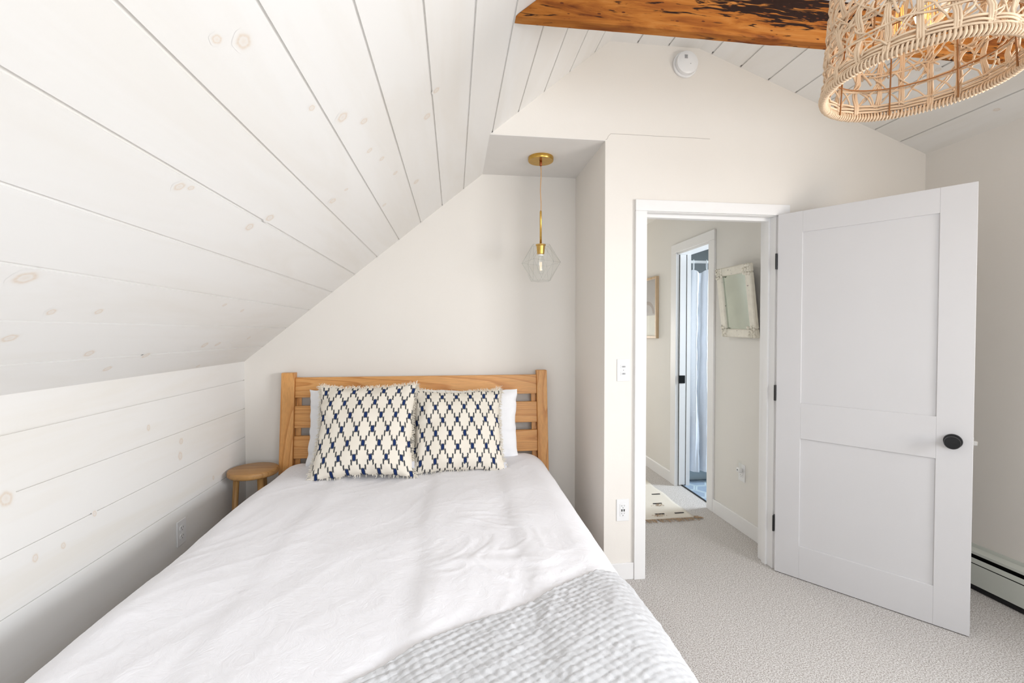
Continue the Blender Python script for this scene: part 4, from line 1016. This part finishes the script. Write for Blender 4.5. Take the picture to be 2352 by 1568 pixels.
rg = thing('rug', 'cream wool rug with black dashes and tan tufts on the hall carpet', 'rug', (1.40, 0.12, 0.0))
m = MB(); NX_, NY_ = 30, 50
grid_mesh(m, [[(-0.42 + 0.77 * j / NX_ + 0.006 * math.sin(i * .5), 1.5 * i / NY_, 0.009 + 0.003 * noise.noise(Vector((i * .4, j * .4, 0)))) for j in range(NX_ + 1)] for i in range(NY_ + 1)])
o = m.build('pile', M_rug, rg, smooth=True); md = o.modifiers.new('t', 'SOLIDIFY'); md.thickness = 0.008; md.offset = -1
for row in range(7):
    for k in range(6):
        x = -0.38 + 0.155 * k + (0.075 if row % 2 else 0); y = 0.075 + row * 0.20
        if x < 0.30:
            m = MB(); m.box(x, x + 0.072, y, y + 0.011, 0.0085, 0.0125); m.build('dash', M_rugblack, rg)['label'] = 'black woven dash'
rk = random.Random(5)
for row in range(6):
    for k in range(4):
        x = -0.28 + 0.19 * k + (0.09 if row % 2 else 0); y = 0.05 + row * 0.19
        if x > 0.28: continue
        m = MB()
        for s_ in range(26):
            p = Vector((x + rk.gauss(0, 0.024), y + rk.gauss(0, 0.012), 0.011)); a_ = rk.uniform(0, 6.28); L = rk.uniform(.01, .022)
            m.tube([p, p + Vector((L * math.cos(a_) * .6, L * math.sin(a_) * .5, 0.006)), p + Vector((L * math.cos(a_), L * math.sin(a_), 0.003))], 0.0011, 3)
        m.build('tuft', M_rugtan, rg)['label'] = 'tan tuft'
m = MB()
for s_ in range(150):
    x = -0.42 + 0.78 * s_ / 150; p = Vector((x, 0.002, 0.007)); L = rk.uniform(0.035, 0.06); d_ = rk.uniform(-.02, .035)
    m.tube([p, p + Vector((d_ * .4, -L * .5, 0.002)), p + Vector((d_, -L, -0.002))], 0.0014, 3)
for s_ in range(30):
    p = Vector((0.345 + rk.uniform(0, .015), rk.uniform(0, .02), 0.007)); m.tube([p, p + Vector((rk.uniform(.02, .06), rk.uniform(-.05, .01), 0.0))], 0.0013, 3)
q = m.build('fringe', M_rugtan, rg); q['label'] = 'tan knotted fringe'; q['kind'] = 'stuff'

# ------------------------------------------------------------------ bathroom: tub, rod, curtain
tb = thing('bathtub', 'pale bathtub behind the white shower curtain', 'bathtub', (2.74, 1.27, 0))
m = MB(); x0, x1, y0, y1 = -0.655, 0.655, -0.345, 0.345
m.box(x0, x1, y0, y0 + 0.02, 0.002, 0.44, bev=0.006); m.build('apron', M_tub, tb)
m = MB(); m.box(x0, x1, y0, y0 + .08, 0.44, 0.47, bev=.008); m.box(x0, x1, y1 - .08, y1, 0.44, 0.47, bev=.008); m.box(x0, x0 + .1, y0 + .08, y1 - .08, 0.44, 0.47, bev=.008); m.box(x1 - .1, x1, y0 + .08, y1 - .08, 0.44, 0.47, bev=.008); m.build('rim', M_tub, tb)
m = MB(); rows = []
for i in range(9):
    t = i / 8; q = (1 - t) ** 0.35 if t < 1 else 0.0; k = 0.55 + 0.45 * q
    rows.append([((x1 - .1) * k * max(-1, min(1, 1.15 * math.cos(2 * PI * j / 32))), (y1 - .08) * k * max(-1, min(1, 1.15 * math.sin(2 * PI * j / 32))), 0.45 - 0.36 * t) for j in range(33)])
grid_mesh(m, rows); m.build('basin', M_tub, tb, smooth=True)
YC = 0.850
cr_rod = MB(); cr_rod.tube([(2.082, YC, 1.998), (BX1 - 0.002, YC, 1.998)], 0.0125, 20)
rod = cr_rod.build('curtain_rod', M_rod, smooth=True, origin=(2.7, YC, 1.998)); tag(rod, 'white shower curtain rod across the bathroom', 'curtain rod')
ct_ = thing('shower_curtain', 'white crinkled shower curtain hanging in front of the bathtub', 'curtain', (2.7, YC, 0))
m = MB(); NXc, NZc = 200, 60; rows = []
for i in range(NZc + 1):
    t = i / NZc; row = []
    for j in range(NXc + 1):
        s = j / NXc; x = 2.095 + 0.80 * s; z = 1.930 - 1.825 * t
        topd = 0.030 * (abs(math.sin((x - 2.135) / 0.125 * PI)) ** 1.5) * max(0, 1 - t * 7)
        yy = YC + (0.026 * math.sin(x * 66 + 0.7 * math.sin(t * 4)) + 0.012 * math.sin(x * 121 + 1 + t * 2)) * (0.55 + 0.5 * t) + 0.008 * noise.noise(Vector((x * 14, z * 9, 0))) + 0.004 * noise.noise(Vector((x * 30, z * 30, 0)))
        row.append((x - 2.7, yy - YC, z - topd))
    rows.append(row)
grid_mesh(m, rows); m.build('fabric', M_curtain, ct_, smooth=True)
for k in range(7):
    x = 2.135 + 0.125 * k - 2.7; m = MB()
    m.tube([(x + 0.006 * math.sin(a), 0.019 * math.sin(a), 1.972 + 0.046 * math.cos(a)) for a in [2 * PI * i / 24 for i in range(24)]], 0.0026, 6, closed=True)
    m.build('ring', M_rod, ct_, smooth=True)
